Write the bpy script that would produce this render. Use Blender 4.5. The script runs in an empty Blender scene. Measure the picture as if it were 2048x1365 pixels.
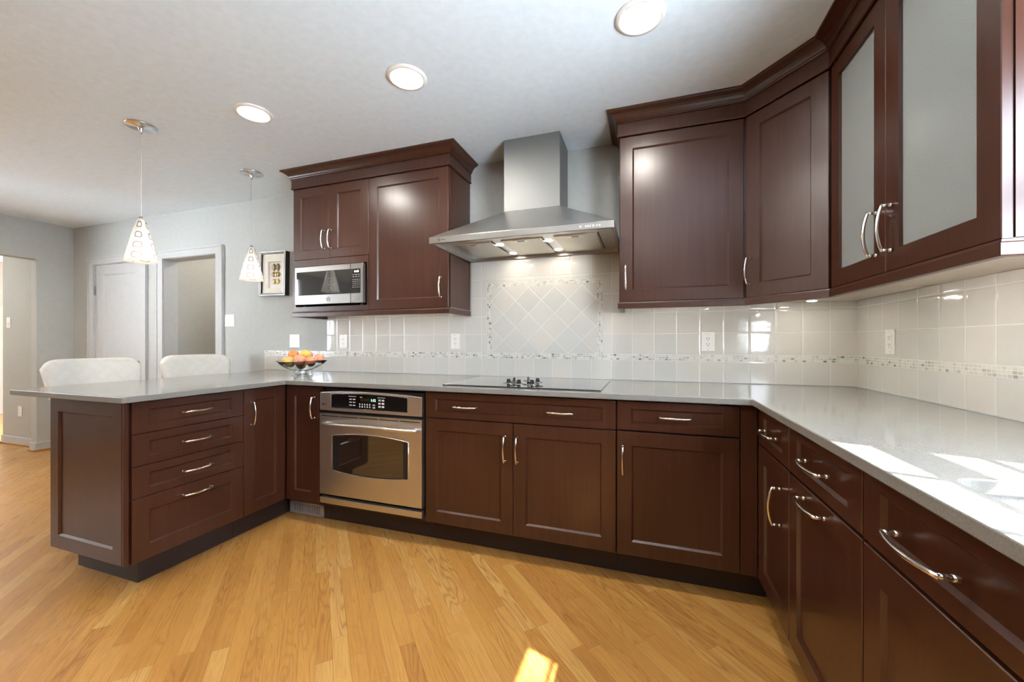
import bpy, bmesh, math, random
from mathutils import Vector, Matrix
random.seed(7)
R = math.radians
SC = bpy.context.scene
COL = SC.collection

# ------------------------------------------------------------------ camera
CAMX, CAMY, CAMZ, YAW, FPX, V0 = -1.0986, -2.6319, 1.1582, 18.674, 787.79, 684.46
cd = bpy.data.cameras.new('camera')
cd.sensor_fit = 'HORIZONTAL'; cd.sensor_width = 36.0
cd.lens = 36.0 * FPX / 2048.0
cd.shift_y = (V0 - 682.5) / 2048.0
cd.clip_start = 0.02; cd.clip_end = 200
cam = bpy.data.objects.new('camera', cd); COL.objects.link(cam)
cam.location = (CAMX, CAMY, CAMZ); cam.rotation_euler = (R(90), 0, R(YAW))
SC.camera = cam

# ------------------------------------------------------------------ sky, sun, exposure
SKY = 17.0
SUN = 9.5
LAMP = 62.0
EXPOSURE = 1.90
w = bpy.data.worlds.new('sky'); SC.world = w; w.use_nodes = True
bg = w.node_tree.nodes['Background']
_tc = w.node_tree.nodes.new('ShaderNodeTexCoord'); _sx = w.node_tree.nodes.new('ShaderNodeSeparateXYZ'); _rp = w.node_tree.nodes.new('ShaderNodeValToRGB')
w.node_tree.links.new(_tc.outputs['Generated'], _sx.inputs[0]); w.node_tree.links.new(_sx.outputs[2], _rp.inputs[0]); w.node_tree.links.new(_rp.outputs[0], bg.inputs[0])
_e = _rp.color_ramp.elements                      # sunlit pale ground below the horizon, blue sky above
_e[0].position = 0.0; _e[0].color = (0.84, 0.92, 1.0, 1); _e[1].position = 0.10; _e[1].color = (0.50, 0.56, 0.66, 1)
bg.inputs[1].default_value = SKY
sd = bpy.data.lights.new('sun', 'SUN'); sd.energy = SUN; sd.angle = R(0.55); sd.color = (1.0, 0.98, 0.95)
sun = bpy.data.objects.new('sun', sd); COL.objects.link(sun)
sun.rotation_euler = Vector((-1.0, 0.31, -1.25)).to_track_quat('-Z', 'Y').to_euler()
SC.view_settings.view_transform = 'Standard'
SC.view_settings.look = 'None'
SC.view_settings.gamma = 1.0
SC.view_settings.use_curve_mapping = False
SC.view_settings.exposure = EXPOSURE
SC.cycles.max_bounces = 9
SC.cycles.diffuse_bounces = 5
SC.cycles.glossy_bounces = 4
SC.cycles.transmission_bounces = 6
SC.cycles.caustics_reflective = False
SC.cycles.caustics_refractive = False
SC.cycles.blur_glossy = 0.0
SC.cycles.sample_clamp_indirect = 20.0

# ------------------------------------------------------------------ node helper
class NT:
    def __init__(s, name):
        s.m = bpy.data.materials.new(name); s.m.use_nodes = True
        s.t = s.m.node_tree; s.p = s.t.nodes['Principled BSDF']; s.out = s.t.nodes['Material Output']
    def n(s, ty, **kw):
        x = s.t.nodes.new(ty)
        for k, v in kw.items(): setattr(x, k, v)
        return x
    def lk(s, a, b): s.t.links.new(a, b)
    def put(s, sock, v):
        if isinstance(v, bpy.types.NodeSocket): s.lk(v, sock)
        else: sock.default_value = v
    def mth(s, op, a, b=0.0, c=0.0, clamp=False):
        x = s.n('ShaderNodeMath', operation=op); x.use_clamp = clamp
        s.put(x.inputs[0], a); s.put(x.inputs[1], b); s.put(x.inputs[2], c)
        return x.outputs[0]
    def pos(s):
        g = s.n('ShaderNodeNewGeometry'); return g.outputs['Position']
    def obj(s):
        g = s.n('ShaderNodeTexCoord'); return g.outputs['Object']
    def xyz(s, v):
        x = s.n('ShaderNodeSeparateXYZ'); s.lk(v, x.inputs[0]); return x.outputs
    def vec(s, a, b, c):
        x = s.n('ShaderNodeCombineXYZ'); s.put(x.inputs[0], a); s.put(x.inputs[1], b); s.put(x.inputs[2], c); return x.outputs[0]
    def noise(s, v, scale=1.0, detail=3.0, rough=0.55, dist=0.0):
        x = s.n('ShaderNodeTexNoise'); s.lk(v, x.inputs['Vector'])
        x.inputs['Scale'].default_value = scale; x.inputs['Detail'].default_value = detail
        x.inputs['Roughness'].default_value = rough; x.inputs['Distortion'].default_value = dist
        return x.outputs['Fac']
    def white(s, v):
        x = s.n('ShaderNodeTexWhiteNoise', noise_dimensions='3D'); s.lk(v, x.inputs['Vector']); return x.outputs['Value']
    def scale(s, v, sx, sy, sz):
        x = s.n('ShaderNodeMapping'); s.lk(v, x.inputs['Vector']); x.inputs['Scale'].default_value = (sx, sy, sz); return x.outputs[0]
    def ramp(s, f, stops, interp='LINEAR'):
        x = s.n('ShaderNodeValToRGB'); s.put(x.inputs[0], f); x.color_ramp.interpolation = interp
        e = x.color_ramp.elements
        while len(e) < len(stops): e.new(0.5)
        for el, (p, c) in zip(e, stops): el.position = p; el.color = (*c, 1)
        return x.outputs[0]
    def mix(s, f, a, b, mode='MIX'):
        x = s.n('ShaderNodeMix', data_type='RGBA', blend_type=mode)
        s.put(x.inputs[0], f)
        s.put(x.inputs[6], a if isinstance(a, bpy.types.NodeSocket) else (*a, 1))
        s.put(x.inputs[7], b if isinstance(b, bpy.types.NodeSocket) else (*b, 1))
        return x.outputs[2]
    def bump(s, h, strength=0.3, dist=0.002):
        x = s.n('ShaderNodeBump'); s.lk(h, x.inputs['Height']); x.inputs['Strength'].default_value = strength
        x.inputs['Distance'].default_value = dist; s.lk(x.outputs[0], s.p.inputs['Normal'])
    def base(s, c): s.put(s.p.inputs['Base Color'], c if isinstance(c, bpy.types.NodeSocket) else (*c, 1))
    def set(s, **kw):
        for k, v in kw.items(): s.put(s.p.inputs[k.replace('_', ' ')], v)

def flat(name, c, rough=0.5, metal=0.0, var=0.03, scale=25.0, **kw):
    """plain painted / plastic surface with a faint procedural mottling"""
    t = NT(name)
    f = t.noise(t.obj(), scale, 3)
    lo = tuple(max(0, v * (1 - var)) for v in c); hi = tuple(min(1, v * (1 + var)) for v in c)
    t.base(t.ramp(f, [(0.3, lo), (0.7, hi)]))
    t.set(Roughness=rough, Metallic=metal)
    for k, v in kw.items(): t.put(t.p.inputs[k.replace('_', ' ')], v)
    return t.m

def emit(name, c, s):
    t = NT(name); t.base((0.8, 0.8, 0.8)); t.put(t.p.inputs['Emission Color'], (*c, 1)); t.set(Emission_Strength=s); return t.m

# ------------------------------------------------------------------ materials
def mk_wood():
    t = NT('dark_cherry_wood')
    o = t.obj()
    a = t.noise(t.scale(o, 60, 60, 2.2), 1.0, 4, 0.55, 0.2)
    b = t.noise(t.scale(o, 3, 3, 1.2), 1.0, 3, 0.5)
    f = t.mth('MULTIPLY_ADD', a, 0.6, t.mth('MULTIPLY', b, 0.4))
    t.base(t.ramp(f, [(0.30, (0.037, 0.0112, 0.0054)), (0.5, (0.049, 0.0152, 0.0075)), (0.72, (0.066, 0.0210, 0.0108))]))
    t.set(Roughness=t.mth('MULTIPLY_ADD', b, 0.08, 0.26), Specular_IOR_Level=0.55)
    t.bump(a, 0.02, 0.0004)
    return t.m
WOOD = mk_wood()
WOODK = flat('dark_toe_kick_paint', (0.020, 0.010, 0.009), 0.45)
BLACKGAP = flat('shadow_black_plastic', (0.006, 0.006, 0.006), 0.5)
MELA = flat('light_maple_underside', (0.55, 0.47, 0.38), 0.45)

def mk_steel(name='brushed_stainless', col=(0.70, 0.69, 0.67), rough=0.31, horiz=True):
    t = NT(name)
    o = t.obj()
    n = t.noise(t.scale(o, 3, 3, 420) if horiz else t.scale(o, 300, 300, 3), 1.0, 2)
    t.base(t.ramp(n, [(0.3, tuple(c * 0.99 for c in col)), (0.7, tuple(min(1, c * 1.01) for c in col))]))
    t.set(Metallic=1.0, Roughness=rough + 0.03)
    return t.m
STEEL = mk_steel()
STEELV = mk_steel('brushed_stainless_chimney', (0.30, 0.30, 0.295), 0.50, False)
STEELR = mk_steel('brushed_stainless_rim', (0.36, 0.35, 0.335), 0.30)
NICKEL = flat('polished_nickel', (0.80, 0.76, 0.70), 0.16, 1.0)
CHROME = flat('polished_chrome', (0.70, 0.72, 0.75), 0.22, 1.0)
FILTER = mk_steel('aluminium_mesh_filter', (0.60, 0.57, 0.50), 0.38)
BLACKG = flat('black_glass', (0.006, 0.006, 0.007), 0.08, 0.0, Specular_IOR_Level=0.25)
OVENG = flat('smoked_oven_glass', (0.012, 0.009, 0.007), 0.05, 0.0, Coat_Weight=1.0, Coat_Roughness=0.03, Coat_IOR=1.9)
MICROG = flat('grey_mirror_microwave_glass', (0.020, 0.020, 0.019), 0.05, 0.0, Coat_Weight=1.0, Coat_Roughness=0.03, Coat_IOR=1.9)
BLACKP = flat('black_plastic', (0.010, 0.010, 0.010), 0.35)
COOKG = flat('cooktop_glass', (0.012, 0.012, 0.013), 0.07, 0.0, Coat_Weight=1.0, Coat_Roughness=0.06, Coat_IOR=1.5)
WHITEP = flat('white_plastic', (0.80, 0.79, 0.75), 0.35)
TRIMW = flat('white_trim_paint', (0.50, 0.505, 0.505), 0.55, Specular_IOR_Level=0.2)
WALLP = flat('pale_grey_wall_paint', (0.455, 0.468, 0.450), 0.75)
CEILP = flat('ceiling_paint', (0.77, 0.875, 0.955), 0.8)
BEIGEW = flat('beige_wall_paint', (0.42, 0.405, 0.37), 0.75)
OTHERW = flat('grey_green_wall_paint', (0.42, 0.42, 0.395), 0.75)
KEYW = flat('pale_key_print', (0.62, 0.62, 0.60), 0.5)
DIGITG = emit('green_display_digits', (0.25, 1.0, 0.45), 1.2)
DIGITW = emit('white_display_digits', (0.75, 0.85, 1.0), 1.6)
AMBER = flat('dark_amber_display', (0.03, 0.014, 0.006), 0.2)
LENS = emit('warm_lamp_lens', (1.0, 0.95, 0.87), LAMP)
HOODL = emit('hood_lamp_lens', (1.0, 0.90, 0.74), 26.0)
PUCKL = emit('under_cabinet_lamp_lens', (1.0, 0.94, 0.85), 48.0)
PUCKR = emit('sink_side_lamp_lens', (1.0, 0.95, 0.89), 150.0)
CANW = flat('white_can_trim', (0.80, 0.79, 0.76), 0.4)
GOLD = flat('aged_gold_relief', (0.42, 0.30, 0.12), 0.35, 0.7)
GOLDD = flat('antique_bronze_relief', (0.25, 0.19, 0.10), 0.4, 0.6)
MATB = flat('cream_mat_board', (0.76, 0.71, 0.61), 0.8)
MATP = flat('ivory_backing_paper', (0.80, 0.76, 0.70), 0.8)
FRAMEB = flat('black_lacquer_frame', (0.012, 0.011, 0.010), 0.3)
FRAMES = flat('silver_frame_edge', (0.45, 0.42, 0.37), 0.3, 0.8)
VENTM = flat('grey_metal_grille', (0.50, 0.48, 0.47), 0.45, 0.6)
CURTAIN = flat('brown_far_room_paint', (0.30, 0.25, 0.20), 0.7)
HINGEM = flat('satin_hinge_metal', (0.35, 0.34, 0.33), 0.35, 0.9)

def mk_counter():
    t = NT('grey_beige_quartz')
    o = t.pos()
    n1 = t.noise(o, 900, 2, 0.5); n2 = t.noise(o, 260, 3, 0.6)
    v = t.n('ShaderNodeTexVoronoi', feature='F1'); t.lk(o, v.inputs['Vector']); v.inputs['Scale'].default_value = 170
    dark = t.mth('LESS_THAN', v.outputs['Distance'], 0.16)
    rnd = t.n('ShaderNodeSeparateColor'); t.lk(v.outputs['Color'], rnd.inputs[0])
    dark = t.mth('MULTIPLY', dark, t.mth('GREATER_THAN', rnd.outputs[0], 0.62))
    c = t.ramp(n2, [(0.3, (0.182, 0.178, 0.162)), (0.7, (0.228, 0.223, 0.203))])
    c = t.mix(t.mth('MULTIPLY', t.mth('GREATER_THAN', n1, 0.62), 0.5), c, (0.38, 0.38, 0.34))
    c = t.mix(t.mth('MULTIPLY', dark, 0.7), c, (0.13, 0.11, 0.08))
    t.base(c); t.set(Roughness=0.11, Specular_IOR_Level=0.62)
    return t.m
COUNTER = mk_counter()

def mk_floor():
    t = NT('diagonal_oak_strip_floor')
    x, y, z = t.xyz(t.pos())
    k = 0.70711; PW = 0.0575
    a = t.mth('MULTIPLY', t.mth('SUBTRACT', y, x), k)          # along the boards
    b = t.mth('MULTIPLY', t.mth('ADD', x, y), k)               # across the boards
    bi = t.mth('DIVIDE', b, PW); row = t.mth('FLOOR', bi); fb = t.mth('FRACT', bi)
    r1 = t.white(t.vec(row, 3.7, 1.1))
    ai = t.mth('DIVIDE', t.mth('ADD', a, t.mth('MULTIPLY', r1, 5.0)), 0.62); cell = t.mth('FLOOR', ai); fa = t.mth('FRACT', ai)
    r2 = t.white(t.vec(row, cell, 9.0)); r3 = t.white(t.vec(row, cell, 2.0))
    edge = t.mth('MINIMUM', t.mth('MULTIPLY', t.mth('MINIMUM', fb, t.mth('SUBTRACT', 1.0, fb)), PW),
                 t.mth('MULTIPLY', t.mth('MINIMUM', fa, t.mth('SUBTRACT', 1.0, fa)), 0.62))
    gap = t.mth('SUBTRACT', 1.0, t.mth('DIVIDE', edge, 0.0011, clamp=True), clamp=True)
    off = t.mth('MULTIPLY', r2, 37.0)
    fine = t.noise(t.vec(t.mth('ADD', t.mth('MULTIPLY', a, 5.0), off), t.mth('MULTIPLY', b, 190.0), off), 1.0, 4, 0.6, 0.6)
    # cathedral figure: contours of a stretched noise
    fig = t.noise(t.vec(t.mth('ADD', t.mth('MULTIPLY', a, 1.9), off), t.mth('MULTIPLY', b, 17.0), off), 1.0, 1.5, 0.40, 0.25)
    ring = t.mth('FRACT', t.mth('MULTIPLY', fig, 13.0))
    ring = t.mth('MULTIPLY', t.mth('POWER', t.mth('MULTIPLY', t.mth('ABSOLUTE', t.mth('SUBTRACT', ring, 0.5)), 2.0), 2.6), t.mth('MULTIPLY_ADD', t.mth('GREATER_THAN', t.white(t.vec(cell, row, 6.0)), 0.52), 0.85, 0.15))
    base = t.ramp(r2, [(0.0, (0.415, 0.192, 0.046)), (0.35, (0.470, 0.230, 0.056)), (0.75, (0.500, 0.255, 0.066)), (1.0, (0.55, 0.312, 0.098))])
    c = t.mix(t.mth('MULTIPLY', ring, t.mth('MULTIPLY_ADD', r3, 0.55, 0.28)), base, (0.25, 0.095, 0.022))
    c = t.mix(t.mth('MULTIPLY', t.mth('SUBTRACT', fine, 0.46, clamp=True), 2.4, clamp=True), c, (0.29, 0.12, 0.028))
    c = t.mix(t.mth('MULTIPLY', gap, 0.75), c, (0.18, 0.075, 0.02))
    t.base(c)
    t.set(Roughness=t.mth('MULTIPLY_ADD', fine, 0.14, 0.22), Specular_IOR_Level=0.42)
    h = t.mth('ADD', t.mth('MULTIPLY', gap, -1.0), t.mth('MULTIPLY', r3, 0.25))
    t.bump(h, 0.25, 0.0008)
    return t.m
FLOOR = mk_floor()

TS = 0.1304
def mk_tile(name, horiz, diag=False, o1=0.0, o2=0.0):
    """glossy square tile; horiz = 'x' or 'y' is the wall's horizontal axis"""
    t = NT(name)
    P = t.xyz(t.pos()); h = P[0] if horiz == 'x' else P[1]; z = P[2]
    if diag:
        u_ = t.mth('SUBTRACT', h, o1); v_ = t.mth('SUBTRACT', z, o2); k = 0.70711
        u = t.mth('DIVIDE', t.mth('MULTIPLY', t.mth('ADD', u_, v_), k), TS)
        v = t.mth('DIVIDE', t.mth('MULTIPLY', t.mth('SUBTRACT', u_, v_), k), TS)
    else:
        u = t.mth('DIVIDE', t.mth('SUBTRACT', h, o1), TS)
        # first row stands on the counter, later rows start on the mosaic band
        up = t.mth('GREATER_THAN', z, 1.06)
        v = t.mth('DIVIDE', t.mth('SUBTRACT', z, t.mth('MULTIPLY_ADD', up, 1.0815 - 0.9125, 0.9125)), 0.1315)
    iu, iv = t.mth('FLOOR', u), t.mth('FLOOR', v); fu, fv = t.mth('FRACT', u), t.mth('FRACT', v)
    eu = t.mth('MINIMUM', fu, t.mth('SUBTRACT', 1.0, fu)); ev = t.mth('MINIMUM', fv, t.mth('SUBTRACT', 1.0, fv))
    e = t.mth('MULTIPLY', t.mth('MINIMUM', eu, ev), TS)
    grout = t.mth('SUBTRACT', 1.0, t.mth('DIVIDE', t.mth('SUBTRACT', e, 0.0010), 0.0010, clamp=True), clamp=True)
    r = t.white(t.vec(iu, iv, 4.0)); r2 = t.white(t.vec(iu, iv, 8.0)); r3 = t.white(t.vec(iu, iv, 12.0))
    c = t.ramp(r, [(0.0, (0.59, 0.58, 0.54)), (0.5, (0.62, 0.60, 0.555)), (1.0, (0.635, 0.60, 0.545))])
    c = t.mix(grout, c, (0.72, 0.70, 0.655))
    t.base(c); t.set(Roughness=t.mth('MULTIPLY_ADD', grout, 0.45, 0.075), Specular_IOR_Level=0.45)
    pillow = t.mth('SUBTRACT', 1.0, t.mth('POWER', t.mth('SUBTRACT', 1.0, t.mth('DIVIDE', e, 0.010, clamp=True)), 2.0))
    tilt = t.mth('ADD', t.mth('MULTIPLY', t.mth('SUBTRACT', fu, 0.5), t.mth('SUBTRACT', r2, 0.5)),
                 t.mth('MULTIPLY', t.mth('SUBTRACT', fv, 0.5), t.mth('SUBTRACT', r3, 0.5)))
    wav = t.noise(t.pos(), 16.0, 1.5, 0.4)
    hgt = t.mth('ADD', pillow, t.mth('ADD', t.mth('MULTIPLY', tilt, 1.1), t.mth('MULTIPLY', wav, 0.8)))
    t.bump(hgt, 0.55, 0.0018)
    return t.m
TILEX = mk_tile('cream_glazed_tile_back', 'x')
TILEY = mk_tile('cream_glazed_tile_right', 'y', False, 0.0135)
TILED = mk_tile('cream_glazed_tile_diamond', 'x', True, -2.141, 1.081)

def mk_mosaic(name, haxis, vaxis):
    t = NT(name)
    P = t.xyz(t.pos()); h = P['xyz'.index(haxis)]; z = P['xyz'.index(vaxis)]
    v = t.mth('DIVIDE', t.mth('SUBTRACT', z, 1.0430 if vaxis == 'z' else -2.1735), 0.0127)
    iv = t.mth('FLOOR', v); fv = t.mth('FRACT', v)
    u = t.mth('DIVIDE', t.mth('ADD', h, t.mth('MULTIPLY', t.white(t.vec(iv, 1.0, 1.0)), 0.05)), 0.0195)
    iu = t.mth('FLOOR', u); fu = t.mth('FRACT', u)
    e = t.mth('MINIMUM', t.mth('MULTIPLY', t.mth('MINIMUM', fu, t.mth('SUBTRACT', 1.0, fu)), 0.0195),
              t.mth('MULTIPLY', t.mth('MINIMUM', fv, t.mth('SUBTRACT', 1.0, fv)), 0.0127))
    gr = t.mth('LESS_THAN', e, 0.0011)
    r = t.white(t.vec(iu, iv, 5.0))
    c = t.ramp(r, [(0.0, (0.66, 0.64, 0.58)), (0.40, (0.59, 0.58, 0.53)), (0.66, (0.50, 0.50, 0.46)), (0.84, (0.42, 0.42, 0.39)), (0.92, (0.31, 0.315, 0.295)), (0.965, (0.21, 0.225, 0.205))], 'CONSTANT')
    t.base(t.mix(gr, c, (0.70, 0.68, 0.62)))
    t.set(Roughness=t.mth('MULTIPLY_ADD', gr, 0.3, 0.18))
    t.bump(t.mth('SUBTRACT', t.mth('MULTIPLY', r, 0.4), gr), 0.3, 0.001)
    return t.m
MOSX = mk_mosaic('marble_mosaic_back', 'x', 'z')
MOSY = mk_mosaic('marble_mosaic_right', 'y', 'z')
MOSV = mk_mosaic('marble_mosaic_upright', 'z', 'x')

def mk_frost():
    t = NT('frosted_glass')
    n = t.noise(t.obj(), 420, 2)
    t.base(t.ramp(n, [(0.35, (0.27, 0.29, 0.285)), (0.65, (0.34, 0.36, 0.35))]))
    t.set(Roughness=0.20, Transmission_Weight=0.15, IOR=1.5, Specular_IOR_Level=0.8)
    t.bump(n, 0.12, 0.0006)
    return t.m
FROST = mk_frost()

def mk_fabric():
    t = NT('ivory_lattice_upholstery')
    P = t.xyz(t.obj())
    k = 0.70711
    y, z = P[1], P[2]
    u = t.mth('DIVIDE', t.mth('ADD', y, z), 0.105); v = t.mth('DIVIDE', t.mth('SUBTRACT', y, z), 0.105)
    def band(q):
        f = t.mth('FRACT', q)
        d = t.mth('ABSOLUTE', t.mth('SUBTRACT', f, 0.5))
        inb = t.mth('LESS_THAN', d, 0.24)
        st = t.mth('GREATER_THAN', t.mth('FRACT', t.mth('MULTIPLY', f, 9.0)), 0.55)
        return t.mth('MULTIPLY', inb, st)
    w = t.noise(t.obj(), 500, 2)
    chk = t.mth('GREATER_THAN', t.mth('FRACT', t.mth('MULTIPLY', t.mth('ADD', t.mth('FLOOR', u), t.mth('FLOOR', v)), 0.5)), 0.25)
    s = t.mth('ADD', t.mth('MULTIPLY', band(u), chk), t.mth('MULTIPLY', band(v), t.mth('SUBTRACT', 1.0, chk)))
    t.base(t.mix(s, (0.72, 0.695, 0.635), (0.775, 0.755, 0.70)))
    t.set(Roughness=0.9)
    t.bump(t.mth('ADD', s, t.mth('MULTIPLY', w, 0.3)), 0.4, 0.0025)
    return t.m
FABRIC = mk_fabric()
STOOLW = flat('dark_stool_leg_wood', (0.05, 0.025, 0.015), 0.4)

def mk_shade():
    """frosted pendant glass lit from inside, with rings of purple-brown glass"""
    t = NT('patterned_art_glass')
    x, y, z = t.xyz(t.obj())
    ang = t.mth('DIVIDE', t.mth('ARCTAN2', y, x), 2 * math.pi)
    u = t.mth('MULTIPLY', t.mth('ADD', ang, 1.0), 4.0); fu = t.mth('SUBTRACT', t.mth('FRACT', u), 0.5)
    zz = t.mth('DIVIDE', z, 0.062); fz = t.mth('SUBTRACT', t.mth('FRACT', zz), 0.5)
    wob = t.mth('MULTIPLY', t.mth('SUBTRACT', t.noise(t.obj(), 30, 2), 0.5), 0.25)
    uu = t.mth('POWER', t.mth('ABSOLUTE', t.mth('MULTIPLY', fu, 2.3)), 3.0)
    vv = t.mth('POWER', t.mth('ABSOLUTE', t.mth('MULTIPLY', fz, 1.9)), 3.0)
    d = t.mth('ADD', t.mth('POWER', t.mth('ADD', uu, vv), 0.3333), wob)
    ring = t.mth('MULTIPLY', t.mth('GREATER_THAN', d, 0.40), t.mth('LESS_THAN', d, 0.60))
    rib = t.mth('GREATER_THAN', t.mth('ABSOLUTE', fu), 0.44)
    top = t.mth('DIVIDE', z, 0.25, clamp=True)
    ringc = t.mth('MULTIPLY', ring, t.mth('MULTIPLY_ADD', top, 0.6, 0.36))
    col = t.mix(ringc, (1.0, 0.93, 0.84), (0.22, 0.12, 0.12))
    col = t.mix(t.mth('MULTIPLY', rib, 0.25), col, (0.62, 0.5, 0.45))
    t.base(t.mix(1.0, col, (0.42, 0.42, 0.42), 'MULTIPLY'))
    t.lk(col, t.p.inputs['Emission Color'])
    g = t.n('ShaderNodeValToRGB'); t.lk(top, g.inputs[0])
    el = g.color_ramp.elements; el[0].position = 0.0; el[0].color = (0.75, 0.75, 0.75, 1); el[1].position = 1.0; el[1].color = (0.12, 0.12, 0.12, 1)
    m1 = g.color_ramp.elements.new(0.35); m1.color = (1.0, 1.0, 1.0, 1)
    t.lk(t.mth('MULTIPLY', g.outputs[0], 0.24), t.p.inputs['Emission Strength'])
    t.set(Roughness=0.25)
    return t.m
SHADE = mk_shade()

def mk_glass(name='clear_bowl_glass'):
    t = NT(name)
    n = t.noise(t.obj(), 8, 1)
    t.base(t.ramp(n, [(0.0, (0.90, 0.92, 0.91)), (1.0, (0.97, 0.98, 0.97))]))
    t.set(Roughness=0.02, Transmission_Weight=1.0, IOR=1.22)
    return t.m
GLASS = mk_glass()

def mk_peach(name, c1, c2, c3):
    t = NT(name)
    o = t.obj()
    n = t.noise(o, 22, 3, 0.6, 0.8); s = t.noise(o, 600, 2)
    c = t.ramp(n, [(0.32, c1), (0.52, c2), (0.70, c3)])
    c = t.mix(t.mth('MULTIPLY', t.mth('GREATER_THAN', s, 0.64), 0.3), c, (0.75, 0.55, 0.30))
    t.base(c); t.set(Roughness=0.55, Sheen_Weight=0.3, Subsurface_Weight=0.0)
    return t.m
PEACH = {
 'orange': mk_peach('orange_peach_skin', (0.55, 0.10, 0.06), (0.80, 0.27, 0.05), (0.86, 0.37, 0.07)),
 'green': mk_peach('yellow_green_peach_skin', (0.62, 0.30, 0.16), (0.66, 0.46, 0.10), (0.60, 0.46, 0.09)),
 'yellow': mk_peach('golden_peach_skin', (0.66, 0.33, 0.08), (0.76, 0.47, 0.06), (0.66, 0.45, 0.08)),
 'coral': mk_peach('coral_peach_skin', (0.62, 0.17, 0.14), (0.80, 0.28, 0.14), (0.86, 0.40, 0.16)),
 'pink': mk_peach('rosy_peach_skin', (0.52, 0.17, 0.16), (0.74, 0.30, 0.17), (0.84, 0.44, 0.16)),
}
STEM = flat('brown_fruit_stem', (0.10, 0.05, 0.02), 0.7)

# ------------------------------------------------------------------ mesh helpers
_org = {}
def link(name, bm, mat, parent=None, smooth=False, bevel=0.0, kind=None):
    bmesh.ops.recalc_face_normals(bm, faces=bm.faces[:])
    org = _org.get(parent, Vector((0, 0, 0))) if parent else Vector((0, 0, 0))
    if org.length > 0: bmesh.ops.translate(bm, verts=bm.verts[:], vec=-org)
    me = bpy.data.meshes.new(name); bm.to_mesh(me); bm.free()
    for m in (mat if isinstance(mat, (list, tuple)) else [mat]): me.materials.append(m)
    if smooth:
        for p in me.polygons: p.use_smooth = True
    o = bpy.data.objects.new(name, me); COL.objects.link(o)
    if parent: o.parent = parent
    _org[o] = org
    if bevel:
        md = o.modifiers.new('bevel', 'BEVEL'); md.width = bevel; md.segments = 2; md.limit_method = 'ANGLE'; md.angle_limit = R(40)
    if kind: o['kind'] = kind
    return o

def thing(name, loc, label, cat, group=None):
    o = bpy.data.objects.new(name, None); COL.objects.link(o); o.empty_display_size = 0.05
    o.location = loc; o['label'] = label; o['category'] = cat
    if group: o['group'] = group
    _org[o] = Vector(loc)
    return o

def tag(o, label, cat, group=None):
    o['label'] = label; o['category'] = cat
    if group: o['group'] = group
    return o

def base_at(o, loc):
    """put a single-mesh thing's origin at loc without moving the mesh"""
    d = Vector(loc)
    o.data.transform(Matrix.Translation(-d)); o.location = d
    return o

def box(bm, x0, x1, y0, y1, z0, z1):
    vs = [bm.verts.new((x, y, z)) for x in (x0, x1) for y in (y0, y1) for z in (z0, z1)]
    for f in ((0, 1, 3, 2), (4, 6, 7, 5), (0, 4, 5, 1), (2, 3, 7, 6), (0, 2, 6, 4), (1, 5, 7, 3)):
        bm.faces.new([vs[i] for i in f])

def BM(*boxes):
    bm = bmesh.new()
    for b in boxes: box(bm, *b)
    return bm

class Frame:
    """local face frame: u along the face, n outward, z up"""
    def __init__(s, ox, oy, ux, uy, nx, ny):
        s.o = (ox, oy); s.u = (ux, uy); s.n = (nx, ny)
    def __call__(s, u, n, z):
        return (s.o[0] + u * s.u[0] + n * s.n[0], s.o[1] + u * s.u[1] + n * s.n[1], z)

def quadring(bm, a, b):
    for i in range(4):
        j = (i + 1) % 4
        bm.faces.new((a[i], a[j], b[j], b[i]))

def fbox(bm, F, u0, u1, n0, n1, z0, z1):
    vs = [bm.verts.new(F(u, n, z)) for u in (u0, u1) for n in (n0, n1) for z in (z0, z1)]
    for f in ((0, 1, 3, 2), (4, 6, 7, 5), (0, 4, 5, 1), (2, 3, 7, 6), (0, 2, 6, 4), (1, 5, 7, 3)):
        bm.faces.new([vs[i] for i in f])

def rectv(bm, F, u0, u1, z0, z1, n):
    return [bm.verts.new(F(u, n, z)) for u, z in ((u0, z0), (u1, z0), (u1, z1), (u0, z1))]

def shaker(F, u0, u1, z0, z1, ru=0.067, rz=0.066, rec=0.009, bev=0.008, t=0.020, hole=False, gap=0.0015):
    """recessed panel door or drawer front, sloped inner edge; hole=True leaves the panel open for a pane"""
    bm = bmesh.new()
    u0 += gap; u1 -= gap; z0 += gap; z1 -= gap
    e = 0.0018
    back = rectv(bm, F, u0, u1, z0, z1, -t)
    side = rectv(bm, F, u0, u1, z0, z1, -e)
    fo = rectv(bm, F, u0 + e, u1 - e, z0 + e, z1 - e, 0)
    fi = rectv(bm, F, u0 + ru, u1 - ru, z0 + rz, z1 - rz, 0)
    quadring(bm, back, side); quadring(bm, side, fo); quadring(bm, fo, fi)
    if hole:
        bi = rectv(bm, F, u0 + ru, u1 - ru, z0 + rz, z1 - rz, -t)
        quadring(bm, fi, bi); quadring(bm, bi, back)
    else:
        pa = rectv(bm, F, u0 + ru + bev, u1 - ru - bev, z0 + rz + bev, z1 - rz - bev, -rec)
        quadring(bm, fi, pa); bm.faces.new(pa); bm.faces.new(back)
    return bm

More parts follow.
